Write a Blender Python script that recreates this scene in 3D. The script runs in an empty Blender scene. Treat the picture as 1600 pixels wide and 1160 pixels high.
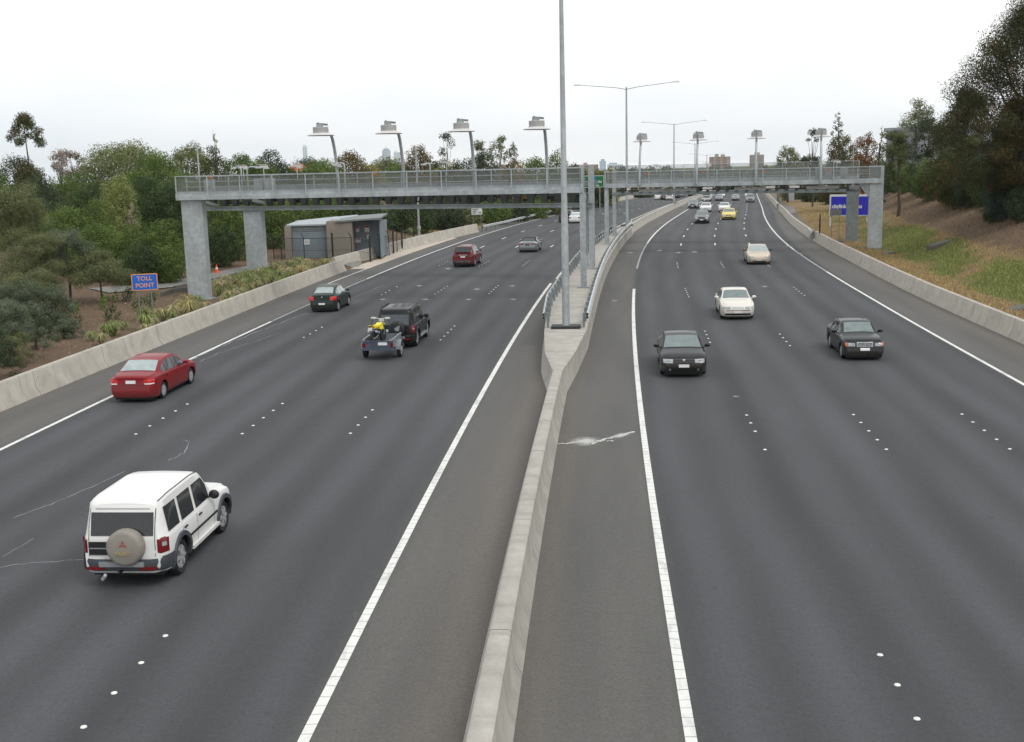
import bpy, bmesh, math, random
import numpy as np
from mathutils import Vector, Matrix

# ---------------------------------------------------------------- camera
FOC, CAMH, PITCH, ROLL = 1800.0, 8.6, math.atan(330 / 1800.0), 0.024
SC = bpy.context.scene
USE_HAZE = True
COL = SC.collection
_cp, _sp, _cr, _sr = math.cos(PITCH), math.sin(PITCH), math.cos(ROLL), math.sin(ROLL)
cam = bpy.data.cameras.new('camera')
cam.sensor_width = 36.0
cam.lens = 36.0 * FOC / 1600.0
cam.clip_start, cam.clip_end = 0.1, 30000.0
camo = bpy.data.objects.new('camera', cam)
COL.objects.link(camo)
_up0 = Vector((0, _sp, _cp)); _r0 = Vector((1, 0, 0)); _fw = Vector((0, _cp, -_sp))
_right = _r0 * _cr - _up0 * _sr
_up = _r0 * _sr + _up0 * _cr
camo.matrix_world = Matrix(((_right.x, _up.x, -_fw.x, 0), (_right.y, _up.y, -_fw.y, 0), (_right.z, _up.z, -_fw.z, CAMH), (0, 0, 0, 1)))
SC.camera = camo

# ---------------------------------------------------------------- light
SUN_EL, SUN_AZ = math.radians(52), math.radians(140)     # azimuth clockwise from +Y
w = bpy.data.worlds.new('World'); SC.world = w; w.use_nodes = True
nt = w.node_tree; nt.nodes.clear()
sky = nt.nodes.new('ShaderNodeTexSky'); sky.sky_type = 'NISHITA'; sky.sun_disc = False
sky.sun_elevation = SUN_EL; sky.sun_rotation = SUN_AZ; sky.air_density = 1.0; sky.dust_density = 3.0
hs = nt.nodes.new('ShaderNodeHueSaturation'); hs.inputs['Saturation'].default_value = 0.35
tc = nt.nodes.new('ShaderNodeTexCoord')
mp = nt.nodes.new('ShaderNodeMapping'); mp.inputs['Scale'].default_value = (1, 1, 3.5)
nz = nt.nodes.new('ShaderNodeTexNoise'); nz.inputs['Scale'].default_value = 1.7; nz.inputs['Detail'].default_value = 4
rp = nt.nodes.new('ShaderNodeValToRGB')
rp.color_ramp.elements[0].position = 0.36; rp.color_ramp.elements[0].color = (0.775, 0.84, 0.88, 1)
rp.color_ramp.elements[1].position = 0.60; rp.color_ramp.elements[1].color = (1.03, 1.03, 1.025, 1)
ml = nt.nodes.new('ShaderNodeVectorMath'); ml.operation = 'SCALE'; ml.inputs['Scale'].default_value = 14.7
mx = nt.nodes.new('ShaderNodeMix'); mx.data_type = 'RGBA'; mx.inputs[0].default_value = 0.93
bg = nt.nodes.new('ShaderNodeBackground'); bg.inputs['Strength'].default_value = 0.08
out = nt.nodes.new('ShaderNodeOutputWorld')
L = nt.links.new
L(sky.outputs[0], hs.inputs['Color']); L(tc.outputs['Generated'], mp.inputs[0]); L(mp.outputs[0], nz.inputs['Vector'])
L(nz.outputs['Fac'], rp.inputs[0]); L(rp.outputs[0], ml.inputs[0])
L(hs.outputs[0], mx.inputs[6]); L(ml.outputs[0], mx.inputs[7]); L(mx.outputs[2], bg.inputs['Color']); L(bg.outputs[0], out.inputs[0])
sun = bpy.data.lights.new('sun', 'SUN'); sun.energy = 1.5; sun.angle = math.radians(26); sun.color = (1.0, 0.965, 0.91)
suno = bpy.data.objects.new('sun', sun); COL.objects.link(suno)
_sd = Vector((math.sin(SUN_AZ) * math.cos(SUN_EL), math.cos(SUN_AZ) * math.cos(SUN_EL), math.sin(SUN_EL)))
suno.rotation_euler = _sd.to_track_quat('Z', 'Y').to_euler(); suno.location = (0, 0, 60)
SC.view_settings.view_transform = 'Standard'; SC.view_settings.look = 'None'
SC.view_settings.exposure = 0.0; SC.view_settings.gamma = 1.0; SC.view_settings.use_curve_mapping = False

# ---------------------------------------------------------------- geometry of the place
def zr(Y):                      # height of the roadway
    if Y < 120: return 0.0
    if Y < 220: return -.00009 * (Y - 120) ** 2
    return -.9 - .018 * (min(Y, 620) - 220)
def xref(Y):                    # the right carriageway's inner edge line
    b = .67 * math.exp(-((Y - 108) / 50.0) ** 2)
    if Y < 165: return 1.5 + .06 * Y + .00045 * Y * Y - b
    return 1.5 + .06 * 165 + .00045 * 165 * 165 + .207 * (Y - 165) - b
def slope(Y): return (xref(Y + .5) - xref(Y - .5))
def off(Y, d, z=0.0):           # point d metres right of the reference line
    s = slope(Y); n = math.sqrt(1 + s * s)
    return Vector((xref(Y) + d / n, Y - d * s / n, zr(Y) + z))
def lat(X, Y):                  # signed lateral distance from the reference line
    s = slope(Y); return (X - xref(Y)) / math.sqrt(1 + s * s)
def ray(x, y):
    u, v = x - 800.0, y - 580.0
    u2, v2 = u * _cr - v * _sr, u * _sr + v * _cr
    return Vector((u2, FOC * _cp - v2 * _sp, -(FOC * _sp + v2 * _cp)))
def at(x, y, Y):                # the point seen in direction (x, y) that lies Y metres ahead
    d = ray(x, y); t = Y / d.y
    return Vector((d.x * t, Y, CAMH + d.z * t))
def onground(x, y, hf, dz=0.0):
    d = ray(x, y); t = 5.0; step = .5
    p0 = Vector((0, 0, CAMH)); d = d / d.y
    Y = 8.0
    while Y < 900:
        p = p0 + d * Y
        if p.z <= hf(p.x, p.y) + dz: return p
        Y += 0.1 if Y < 80 else .25
    return p
def road_h(X, Y): return zr(Y)
def sstep(a, b, x):
    t = max(0.0, min(1.0, (x - a) / (b - a))); return t * t * (3 - 2 * t)
def interp(x, tab):
    if x <= tab[0][0]: return tab[0][1]
    for (a, u), (b, v) in zip(tab, tab[1:]):
        if x <= b: return u + (v - u) * (x - a) / (b - a)
    return tab[-1][1]
def terrain(X, Y):
    Yc = max(-20.0, min(Y, 620))
    d = lat(X, Yc) if Y < 620 else lat(X - .207 * (Y - 620), 620)
    b = zr(Yc)
    far = sstep(350, 800, Y)
    D_ = math.hypot(X, Y); b -= max(0.0, D_ - 520) * .0085
    if -23.7 <= d <= 17.55: return b - .12
    if d < 0:
        e = -23.7 - d
        h = .30 * sstep(0, 1.2, e) + sstep(108, 150, Y) * 3.4 * sstep(1.5, 17, e) * (1 - far)
        h += (1 - sstep(108, 150, Y)) * 2.4 * sstep(14, 60, e)
    else:
        e = d - 17.55
        es = interp(Y, [(50, 2.6), (75, 3.0), (100, 3.4), (130, 4.2), (160, 6), (190, 9), (240, 20), (320, 34)])
        r = max(0.0, e - es)
        h = .35 * sstep(0, 1.0, e) + 11 * (1 - math.exp(-(r * r / (r + 1.3)) * .58 / 11)) * (1 - .7 * far)
    return b + h - .03

# ---------------------------------------------------------------- materials
def srgb(h, k=1.0):
    h = h.lstrip('#'); c = [int(h[i:i + 2], 16) / 255 for i in (0, 2, 4)]
    return tuple(min(1.0, (x / 12.92 if x <= .04045 else ((x + .055) / 1.055) ** 2.4) * k) for x in c) + (1.0,)
def newmat(name):
    m = bpy.data.materials.new(name); m.use_nodes = True
    t = m.node_tree; b = t.nodes['Principled BSDF']
    return m, t, b
def mathn(t, op, a, b=None, c=None):
    n = t.nodes.new('ShaderNodeMath'); n.operation = op
    for i, v in enumerate((a, b, c)):
        if v is None: continue
        if isinstance(v, (int, float)): n.inputs[i].default_value = v
        else: t.links.new(v, n.inputs[i])
    return n.outputs[0]
def noise(t, scale, detail=3, rough=.5, vec=None, stretch=None):
    n = t.nodes.new('ShaderNodeTexNoise'); n.inputs['Scale'].default_value = scale
    n.inputs['Detail'].default_value = detail; n.inputs['Roughness'].default_value = rough
    if vec is None:
        g = t.nodes.new('ShaderNodeNewGeometry'); vec = g.outputs['Position']
    if stretch:
        m = t.nodes.new('ShaderNodeMapping'); m.inputs['Scale'].default_value = stretch
        t.links.new(vec, m.inputs[0]); vec = m.outputs[0]
    t.links.new(vec, n.inputs['Vector'])
    return n.outputs['Fac']
def mixc(t, fac, a, b, mode='MIX'):
    n = t.nodes.new('ShaderNodeMix'); n.data_type = 'RGBA'; n.blend_type = mode
    for i, v in ((0, fac), (6, a), (7, b)):
        if isinstance(v, (int, float)): n.inputs[i].default_value = v
        elif isinstance(v, tuple): n.inputs[i].default_value = v
        else: t.links.new(v, n.inputs[i])
    return n.outputs[2]
def ramp(t, fac, stops):
    n = t.nodes.new('ShaderNodeValToRGB'); t.links.new(fac, n.inputs[0])
    e = n.color_ramp.elements
    while len(e) < len(stops): e.new(.5)
    for k, (p, c) in zip(e, stops):
        k.position = p; k.color = c if isinstance(c, tuple) else (c, c, c, 1)
    return n.outputs[0]
def bump(t, b, h, strength=.3, dist=.02):
    n = t.nodes.new('ShaderNodeBump'); n.inputs['Strength'].default_value = strength; n.inputs['Distance'].default_value = dist
    t.links.new(h, n.inputs['Height']); t.links.new(n.outputs[0], b.inputs['Normal'])
MATS = {}
def plain(name, col, rough=.6, var=.15, scale=2.0, metal=0.0, coat=0.0, spec=.5, bmp=0.0):
    if name in MATS: return MATS[name]
    m, t, b = newmat(name)
    c = col if isinstance(col, tuple) else srgb(col)
    n = noise(t, scale, 4, .6)
    lo = tuple(x * (1 - var) for x in c[:3]) + (1,); hi = tuple(min(1, x * (1 + var)) for x in c[:3]) + (1,)
    t.links.new(ramp(t, n, [(.3, lo), (.7, hi)]), b.inputs['Base Color'])
    b.inputs['Roughness'].default_value = rough; b.inputs['Metallic'].default_value = metal
    b.inputs['Coat Weight'].default_value = coat; b.inputs['Coat Roughness'].default_value = .04
    b.inputs['Specular IOR Level'].default_value = spec
    if bmp: bump(t, b, noise(t, scale * 6, 3), bmp)
    MATS[name] = m
    return m
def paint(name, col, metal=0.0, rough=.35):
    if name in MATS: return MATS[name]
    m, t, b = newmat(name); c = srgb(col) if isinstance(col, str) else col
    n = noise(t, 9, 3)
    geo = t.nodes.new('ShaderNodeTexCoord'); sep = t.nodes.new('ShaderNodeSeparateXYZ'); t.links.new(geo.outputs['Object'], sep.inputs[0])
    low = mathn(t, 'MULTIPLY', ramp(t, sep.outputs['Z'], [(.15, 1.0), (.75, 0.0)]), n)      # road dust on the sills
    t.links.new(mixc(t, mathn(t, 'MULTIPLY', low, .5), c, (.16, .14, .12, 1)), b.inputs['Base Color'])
    b.inputs['Roughness'].default_value = rough; b.inputs['Metallic'].default_value = metal
    b.inputs['Coat Weight'].default_value = .35; b.inputs['Coat Roughness'].default_value = .05; b.inputs['Specular IOR Level'].default_value = .22
    MATS[name] = m
    return m
def glassmat(name, col, rough=.06):
    m, t, b = newmat(name)
    n = noise(t, 3.0, 2)
    t.links.new(mixc(t, n, col, tuple(x * 1.9 for x in col[:3]) + (1,)), b.inputs['Base Color'])
    b.inputs['Roughness'].default_value = rough; b.inputs['IOR'].default_value = 1.6
    MATS[name] = m
    return m
def uvxy(t):
    n = t.nodes.new('ShaderNodeUVMap'); n.uv_map = 'UVMap'
    s = t.nodes.new('ShaderNodeSeparateXYZ'); t.links.new(n.outputs[0], s.inputs[0])
    return n.outputs[0], s.outputs['X'], s.outputs['Y']
def asphalt():
    m, t, b = newmat('asphalt')
    uv, d, s = uvxy(t)
    wob = mathn(t, 'MULTIPLY', mathn(t, 'SUBTRACT', noise(t, .05, 2, vec=uv), .5), 1.2)
    dd = mathn(t, 'ADD', d, wob)
    isR = mathn(t, 'GREATER_THAN', d, -3.0)
    fr = mathn(t, 'DIVIDE', dd, 3.5)
    fl = mathn(t, 'DIVIDE', mathn(t, 'ADD', dd, 5.85), 3.59)
    f = mathn(t, 'ADD', mathn(t, 'MULTIPLY', isR, fr), mathn(t, 'MULTIPLY', mathn(t, 'SUBTRACT', 1.0, isR), fl))
    band = mathn(t, 'COSINE', mathn(t, 'MULTIPLY', f, 4 * math.pi))
    band1 = mathn(t, 'COSINE', mathn(t, 'MULTIPLY', f, 2 * math.pi))
    amp = mathn(t, 'ADD', .35, noise(t, .6, 3, vec=uv, stretch=(1, .05, 1)))
    bands = mathn(t, 'ADD', mathn(t, 'MULTIPLY', band, -.16), mathn(t, 'MULTIPLY', band1, -.08))
    k = mathn(t, 'ADD', 1.0, mathn(t, 'MULTIPLY', bands, amp))
    # travelled lanes only
    dn = mathn(t, 'DIVIDE', mathn(t, 'ADD', d, 25.0), 45.0)
    def p(v): return (v + 25.0) / 45.0
    lane = ramp(t, dn, [(p(-20.5), 0.0), (p(-20.0), 1.0), (p(-6.3), 1.0), (p(-5.6), 0.0), (p(-.2), 0.0), (p(.2), 1.0), (p(13.9), 1.0), (p(14.4), 0.0)])
    c_l = mixc(t, ramp(t, noise(t, .35, 4, .6, uv, (1, .12, 1)), [(.3, 0.0), (.7, 1.0)]), srgb('#56585b', .52), srgb('#66686c', .52))
    c_s = mixc(t, ramp(t, noise(t, .6, 4, .6, uv, (1, .1, 1)), [(.3, 0.0), (.7, 1.0)]), srgb('#5f5e5c', .74), srgb('#6f6d6a', .74))
    v = t.nodes.new('ShaderNodeVectorMath'); v.operation = 'SCALE'
    t.links.new(c_l, v.inputs[0]); t.links.new(k, v.inputs['Scale'])
    c = mixc(t, lane, c_s, v.outputs[0])
    # dusty gutters beside the barriers
    gut = ramp(t, dn, [(p(-23.4), 1.0), (p(-22.7), 0.0), (p(-4.7), 0.0), (p(-4.1), 1.0), (p(-2.3), 1.0), (p(-1.9), 0.0), (p(15.6), 0.0), (p(16.6), 1.0)])
    c = mixc(t, mathn(t, 'MULTIPLY', gut, mathn(t, 'MULTIPLY', noise(t, 1.2, 4, .6, uv, (1, .15, 1)), .75)), c, srgb('#857b72', .66))
    g = noise(t, 55, 2, .7)
    c = mixc(t, .85, c, mixc(t, ramp(t, g, [(.28, 0.0), (.72, 1.0)]), (.35, .35, .35, 1), (.66, .66, .66, 1)), 'OVERLAY')
    c = mixc(t, .9, c, mixc(t, ramp(t, noise(t, 15, 4, .8), [(.3, 0.0), (.7, 1.0)]), (.38, .38, .38, 1), (.62, .62, .62, 1)), 'OVERLAY')
    drip = ramp(t, noise(t, 2.6, 3, .6, uv, (1, .55, 1)), [(.66, 0.0), (.74, 1.0)])
    c = mixc(t, mathn(t, 'MULTIPLY', drip, mathn(t, 'MULTIPLY', lane, .28)), c, (.018, .018, .019, 1))
    pale = ramp(t, noise(t, 1.1, 5, .8, uv, (1, .3, 1)), [(.66, 0.0), (.80, 1.0)])
    c = mixc(t, mathn(t, 'MULTIPLY', pale, .30), c, srgb('#9a9a98', .7))
    far = noise(t, 5, 4, .7)
    c = mixc(t, .42, c, mixc(t, far, (.3, .3, .3, 1), (.7, .7, .7, 1)), 'OVERLAY')
    t.links.new(c, b.inputs['Base Color']); b.inputs['Roughness'].default_value = .82; b.inputs['Specular IOR Level'].default_value = .32
    bump(t, b, g, .35, .008)
    return m
def concrete(name, base, joint=6.0, streak=.5):
    m, t, b = newmat(name)
    uv, u, v = uvxy(t)
    n = noise(t, 1.3, 5, .65)
    c = mixc(t, ramp(t, n, [(.3, 0.0), (.7, 1.0)]), tuple(x * .80 for x in base[:3]) + (1,), tuple(min(1, x * 1.12) for x in base[:3]) + (1,))
    st = noise(t, 1.0, 4, .7, uv, (.12, 2.6, 1))
    c = mixc(t, mathn(t, 'MULTIPLY', ramp(t, st, [(.52, 0.0), (.75, 1.0)]), streak), c, tuple(x * .5 for x in base[:3]) + (1,))
    fr = mathn(t, 'FRACT', mathn(t, 'DIVIDE', v, joint))
    jn = mathn(t, 'LESS_THAN', fr, .03 / joint)
    c = mixc(t, mathn(t, 'MULTIPLY', jn, .75), c, (.05, .048, .045, 1))
    c = mixc(t, .25, c, mixc(t, noise(t, 30, 3, .7), (.25, .25, .25, 1), (.75, .75, .75, 1)), 'OVERLAY')
    t.links.new(c, b.inputs['Base Color']); b.inputs['Roughness'].default_value = .88; b.inputs['Specular IOR Level'].default_value = .25
    bump(t, b, noise(t, 20, 4), .25, .01)
    MATS[name] = m
    return m
def galv(name, base, rough=.5, metal=.25):
    if name in MATS: return MATS[name]
    m, t, b = newmat(name)
    vo = t.nodes.new('ShaderNodeTexVoronoi'); vo.inputs['Scale'].default_value = 5
    g = t.nodes.new('ShaderNodeNewGeometry'); t.links.new(g.outputs['Position'], vo.inputs['Vector'])
    n = noise(t, .9, 5, .65, stretch=(1, 1, .35))
    c = mixc(t, ramp(t, n, [(.3, 0.0), (.7, 1.0)]), tuple(x * .82 for x in base[:3]) + (1,), tuple(min(1, x * 1.14) for x in base[:3]) + (1,))
    hs = t.nodes.new('ShaderNodeSeparateColor'); t.links.new(vo.outputs['Color'], hs.inputs[0])
    c = mixc(t, .22, c, mixc(t, hs.outputs[0], (.25, .25, .25, 1), (.75, .75, .75, 1)), 'OVERLAY')
    t.links.new(c, b.inputs['Base Color']); b.inputs['Roughness'].default_value = rough; b.inputs['Metallic'].default_value = metal
    MATS[name] = m
    return m
def leafmat():
    m, t, b = newmat('leaf')
    a = t.nodes.new('ShaderNodeAttribute'); a.attribute_name = 'tint'
    t.links.new(a.outputs['Color'], b.inputs['Base Color'])
    b.inputs['Roughness'].default_value = .6; b.inputs['Specular IOR Level'].default_value = .25
    tr = t.nodes.new('ShaderNodeBsdfTranslucent'); t.links.new(a.outputs['Color'], tr.inputs[0])
    mx = t.nodes.new('ShaderNodeMixShader'); mx.inputs[0].default_value = .25
    t.links.new(b.outputs[0], mx.inputs[1]); t.links.new(tr.outputs[0], mx.inputs[2])
    t.links.new(mx.outputs[0], t.nodes['Material Output'].inputs[0])
    return m
def groundmat():
    m, t, b = newmat('ground')
    a = t.nodes.new('ShaderNodeAttribute'); a.attribute_name = 'cover'
    sp = t.nodes.new('ShaderNodeSeparateColor'); t.links.new(a.outputs['Color'], sp.inputs[0])
    n1 = noise(t, .35, 5, .65); n2 = noise(t, 4.0, 5, .7); n3 = noise(t, 18, 4, .7)
    def edge(ch):
        return ramp(t, mathn(t, 'ADD', ch, mathn(t, 'MULTIPLY', mathn(t, 'SUBTRACT', n2, .5), .7)), [(.35, 0.0), (.65, 1.0)])
    dry = mixc(t, n2, srgb('#8f7a5c', .62), srgb('#b39c76', .62))
    grn = mixc(t, n2, srgb('#606a3a', .62), srgb('#8e8e58', .62))
    mul = mixc(t, n2, srgb('#69584a', .66), srgb('#9a8570', .66))
    c = mixc(t, edge(sp.outputs[2]), dry, mul)
    c = mixc(t, edge(sp.outputs[1]), c, grn)
    c = mixc(t, .6, c, mixc(t, n3, (.2, .2, .2, 1), (.8, .8, .8, 1)), 'OVERLAY')
    c = mixc(t, .35, c, mixc(t, n1, (.3, .3, .3, 1), (.7, .7, .7, 1)), 'OVERLAY')
    t.links.new(c, b.inputs['Base Color']); b.inputs['Roughness'].default_value = .95; b.inputs['Specular IOR Level'].default_value = .1
    bump(t, b, n3, .9, .08)
    return m
def meshscreen():
    m, t, b = newmat('wire_mesh')
    b.inputs['Base Color'].default_value = srgb('#8d9291', .75); b.inputs['Roughness'].default_value = .6
    tr = t.nodes.new('ShaderNodeBsdfTransparent'); mx = t.nodes.new('ShaderNodeMixShader')
    n = noise(t, 1.2, 3)
    t.links.new(ramp(t, n, [(.3, .42), (.7, .52)]), mx.inputs[0])
    t.links.new(tr.outputs[0], mx.inputs[1]); t.links.new(b.outputs[0], mx.inputs[2])
    t.links.new(mx.outputs[0], t.nodes['Material Output'].inputs[0])
    return m
def linemat(name, col, worn=.25, joints=True):
    m, t, b = newmat(name)
    uv, u, v = uvxy(t)
    n = noise(t, 3.0, 5, .7, uv, (1, .35, 1)); n2 = noise(t, 26, 3, .7)
    c = mixc(t, mathn(t, 'MULTIPLY', ramp(t, n, [(.5, 0.0), (.8, 1.0)]), worn * 2), srgb(col, .95), srgb('#6a6a69', .75))
    c = mixc(t, mathn(t, 'MULTIPLY', ramp(t, n2, [(.55, 0.0), (.75, 1.0)]), worn), c, srgb('#6a6a69', .75))
    if joints:
        fr = mathn(t, 'FRACT', mathn(t, 'ADD', mathn(t, 'DIVIDE', v, .33), mathn(t, 'MULTIPLY', noise(t, .9, 1, vec=uv), 1.2)))
        c = mixc(t, mathn(t, 'MULTIPLY', mathn(t, 'LESS_THAN', fr, .07), .55), c, srgb('#555554', .75))
    t.links.new(c, b.inputs['Base Color']); b.inputs['Roughness'].default_value = .75
    MATS[name] = m
    return m
M_ASPH = asphalt()
M_CONC = concrete('concrete', srgb('#b5afa5', .92))
M_CONC2 = concrete('median_concrete', srgb('#b4b0a8', .86), 6.0, .6)
M_PANEL = concrete('precast_panel', srgb('#9c978d', .8), 4.0, .3)
M_GALV = galv('galvanised_steel', srgb('#b4bbbd', .86))
M_GALVD = galv('weathered_steel', srgb('#8f9798', .74))
M_POLE = galv('pole_steel', srgb('#b0b6b9', .84))
M_RAIL = galv('rail_steel', srgb('#c8cccc', .85))
M_LEAF = leafmat(); M_GROUND = groundmat(); M_MESH = meshscreen()
M_LINE = linemat('white_line', '#dededa', .3); M_DASH = linemat('white_dash', '#dcdcd8', .25, False)
M_WORN = linemat('worn_line', '#9d9f9f', .6, False)
M_BARK = plain('bark', srgb('#5d5148', .7), .9, .3, 3)
M_BARKP = plain('pale_bark', srgb('#8d8478', .7), .9, .3, 3)
M_DARK = plain('dark_equipment', srgb('#2e3130', .8), .6, .3, 2)
M_BLACK = plain('black_plastic', srgb('#1d1e20'), .55, .2, 4)
M_RUB = plain('rubber', srgb('#26262a', .8), .85, .2, 6)
M_RIM = plain('alloy', srgb('#b4b6b8', .9), .4, .15, 6, .25)
M_GL = glassmat('tinted_glass', (.012, .014, .015, 1)); M_GLW = glassmat('clear_glass', (.06, .075, .075, 1))
M_RED = plain('red_lens', srgb('#7c1517', .8), .2, .2, 5, coat=.6)
M_LAMP = plain('clear_lens', srgb('#a8adb0', .75), .15, .35, 14, coat=.8)
M_AMB = plain('amber_lens', srgb('#c46a2a', .85), .3, .2, 5, coat=.6)
M_WHITE = plain('white_plate', srgb('#dcdcdc'), .5, .06, 5)
M_SILV = plain('silver_trim', srgb('#a9adb0'), .35, .1, 5, .5)

# ---------------------------------------------------------------- mesh helpers
class MB:
    def __init__(s): s.v = []; s.f = []; s.m = []; s.uv = None
    def add(s, vs, fs, mi=0):
        o = len(s.v); s.v += [tuple(p) for p in vs]; s.f += [tuple(i + o for i in f) for f in fs]; s.m += [mi] * len(fs)
        return s
    def box(s, c, size, rz=0.0, taper=1.0, mi=0):
        hx, hy, hz = size[0] / 2, size[1] / 2, size[2] / 2
        ca, sa = math.cos(rz), math.sin(rz); vs = []
        for dz, k in ((-hz, 1.0), (hz, taper)):
            for dx, dy in ((-hx, -hy), (hx, -hy), (hx, hy), (-hx, hy)):
                dx *= k; dy *= k
                vs.append((c[0] + dx * ca - dy * sa, c[1] + dx * sa + dy * ca, c[2] + dz))
        return s.add(vs, [(3, 2, 1, 0), (4, 5, 6, 7), (0, 1, 5, 4), (1, 2, 6, 5), (2, 3, 7, 6), (3, 0, 4, 7)], mi)
    def bar(s, a, b, w, h, mi=0):
        a = Vector(a); b = Vector(b); d = (b - a).normalized()
        u = Vector((0, 0, 1)) if abs(d.z) < .95 else Vector((0, 1, 0))
        x = d.cross(u).normalized() * (w / 2); y = x.cross(d).normalized() * (h / 2)
        vs = [p + q for p in (a, b) for q in (-x - y, x - y, x + y, -x + y)]
        return s.add(vs, [(3, 2, 1, 0), (4, 5, 6, 7), (0, 1, 5, 4), (1, 2, 6, 5), (2, 3, 7, 6), (3, 0, 4, 7)], mi)
    def tube(s, path, rad, n=8, mi=0, cap=True):
        path = [Vector(p) for p in path]
        if not isinstance(rad, (list, tuple)): rad = [rad] * len(path)
        vs = []; fs = []; x = None
        for i, p in enumerate(path):
            d = (path[min(i + 1, len(path) - 1)] - path[max(i - 1, 0)]).normalized()
            if x is None: x = d.cross(Vector((0, 0, 1)) if abs(d.z) < .9 else Vector((1, 0, 0))).normalized()
            else: x = (x - d * x.dot(d)).normalized()
            y = d.cross(x)
            for k in range(n):
                a = 2 * math.pi * k / n; vs.append(p + (x * math.cos(a) + y * math.sin(a)) * rad[i])
        for i in range(len(path) - 1):
            for k in range(n):
                fs.append((i * n + k, i * n + (k + 1) % n, (i + 1) * n + (k + 1) % n, (i + 1) * n + k))
        if cap: fs += [tuple(range(n - 1, -1, -1)), tuple(range((len(path) - 1) * n, len(path) * n))]
        return s.add(vs, fs, mi)
    def lathe(s, prof, c=(0, 0, 0), axis='z', n=24, mi=0):
        vs = []; fs = []
        for r, h in prof:
            for k in range(n):
                a = 2 * math.pi * k / n; q = (r * math.cos(a), r * math.sin(a), h)
                if axis == 'y': q = (q[0], q[2], q[1])
                vs.append((c[0] + q[0], c[1] + q[1], c[2] + q[2]))
        for i in range(len(prof) - 1):
            for k in range(n): fs.append((i * n + k, i * n + (k + 1) % n, (i + 1) * n + (k + 1) % n, (i + 1) * n + k))
        fs += [tuple(range(n - 1, -1, -1)), tuple(range((len(prof) - 1) * n, len(prof) * n))]
        return s.add(vs, fs, mi)
    def prism(s, poly, z0, z1, mi=0):
        n = len(poly); vs = [(x, y, z0) for x, y in poly] + [(x, y, z1) for x, y in poly]
        return s.add(vs, [tuple(range(n - 1, -1, -1)), tuple(range(n, 2 * n))] + [(i, (i + 1) % n, n + (i + 1) % n, n + i) for i in range(n)], mi)
    def ellip(s, c, r, nu=12, nv=8, mi=0):
        prof = [(max(1e-3, math.sin(math.pi * j / nv)), -math.cos(math.pi * j / nv)) for j in range(nv + 1)]
        o = len(s.v); s.lathe(prof, n=nu, mi=mi)
        s.v[o:] = [(c[0] + p[0] * r[0], c[1] + p[1] * r[1], c[2] + p[2] * r[2]) for p in s.v[o:]]
        return s
    def quadgrid(s, P, mi=0):
        n, m = len(P), len(P[0])
        return s.add([p for r in P for p in r], [(i * m + j, i * m + j + 1, (i + 1) * m + j + 1, (i + 1) * m + j) for i in range(n - 1) for j in range(m - 1)], mi)
    def build(s, name, mats, parent=None, world=False, smooth=None, fix=True, uv=None):
        me = bpy.data.meshes.new(name)
        v = s.v
        if world and parent is not None:
            l = parent.location; v = [(p[0] - l.x, p[1] - l.y, p[2] - l.z) for p in v]
        me.from_pydata([tuple(p) for p in v], [], s.f)
        if not isinstance(mats, (list, tuple)): mats = [mats]
        for m in mats: me.materials.append(m)
        if len(mats) > 1: me.polygons.foreach_set('material_index', s.m)
        if uv is not None:
            l = me.uv_layers.new(name='UVMap'); lp = np.zeros(len(me.loops), dtype=np.int32); me.loops.foreach_get('vertex_index', lp)
            l.data.foreach_set('uv', np.array(uv, dtype=np.float32)[lp].ravel())
        if fix:
            bm = bmesh.new(); bm.from_mesh(me); bmesh.ops.recalc_face_normals(bm, faces=bm.faces); bm.to_mesh(me); bm.free()
        if smooth is not None:
            me.polygons.foreach_set('use_smooth', [True] * len(me.polygons)); me.set_sharp_from_angle(angle=math.radians(smooth))
        me.update()
        o = bpy.data.objects.new(name, me); COL.objects.link(o)
        if parent is not None: o.parent = parent
        return o
def tag(o, label=None, cat=None, group=None, kind=None):
    if label: o['label'] = label
    if cat: o['category'] = cat
    if group: o['group'] = group
    if kind: o['kind'] = kind
    return o
def thing(name, label, cat, loc=(0, 0, 0), rz=0.0, group=None):
    o = bpy.data.objects.new(name, None); COL.objects.link(o); o.empty_display_size = .3
    o.location = loc; o.rotation_euler = (0, 0, rz)
    return tag(o, label, cat, group)
def dup(o, loc, rz=None, parent=None, **k):
    c = o.copy(); COL.objects.link(c)
    if parent is not None: c.parent = parent
    else:
        c.location = loc
        if rz is not None: c.rotation_euler = (0, 0, rz)
        tag(c, **k)
    for ch in o.children: dup(ch, None, None, c)
    return c
def strip(name, Ys, prof, mat, parent=None, closed=False, z0=0.0, origin=None):
    """Sweep a cross-section (function Y -> list of (d, z)) along the road."""
    mb = MB(); P = []; UV = []
    for Y in Ys:
        pr = prof(Y); row = []; u = 0
        for k, (d, z) in enumerate(pr):
            if k: u += math.hypot(d - pr[k - 1][0], z - pr[k - 1][1])
            row.append(off(Y, d, z)); UV.append((u, Y))
        P.append(row)
    mb.quadgrid(P)
    n, m = len(P), len(P[0])
    if closed:
        mb.add([], []); mb.f += [tuple(range(m)), tuple(range((n - 1) * m + m - 1, (n - 1) * m - 1, -1))]; mb.m += [0, 0]
    return mb.build(name, mat, parent, uv=UV, smooth=40 if len(P[0]) > 2 else None, world=parent is not None)
def frange(a, b, st):
    n = max(1, int(round((b - a) / st))); return [a + (b - a) * i / n for i in range(n + 1)]
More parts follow.
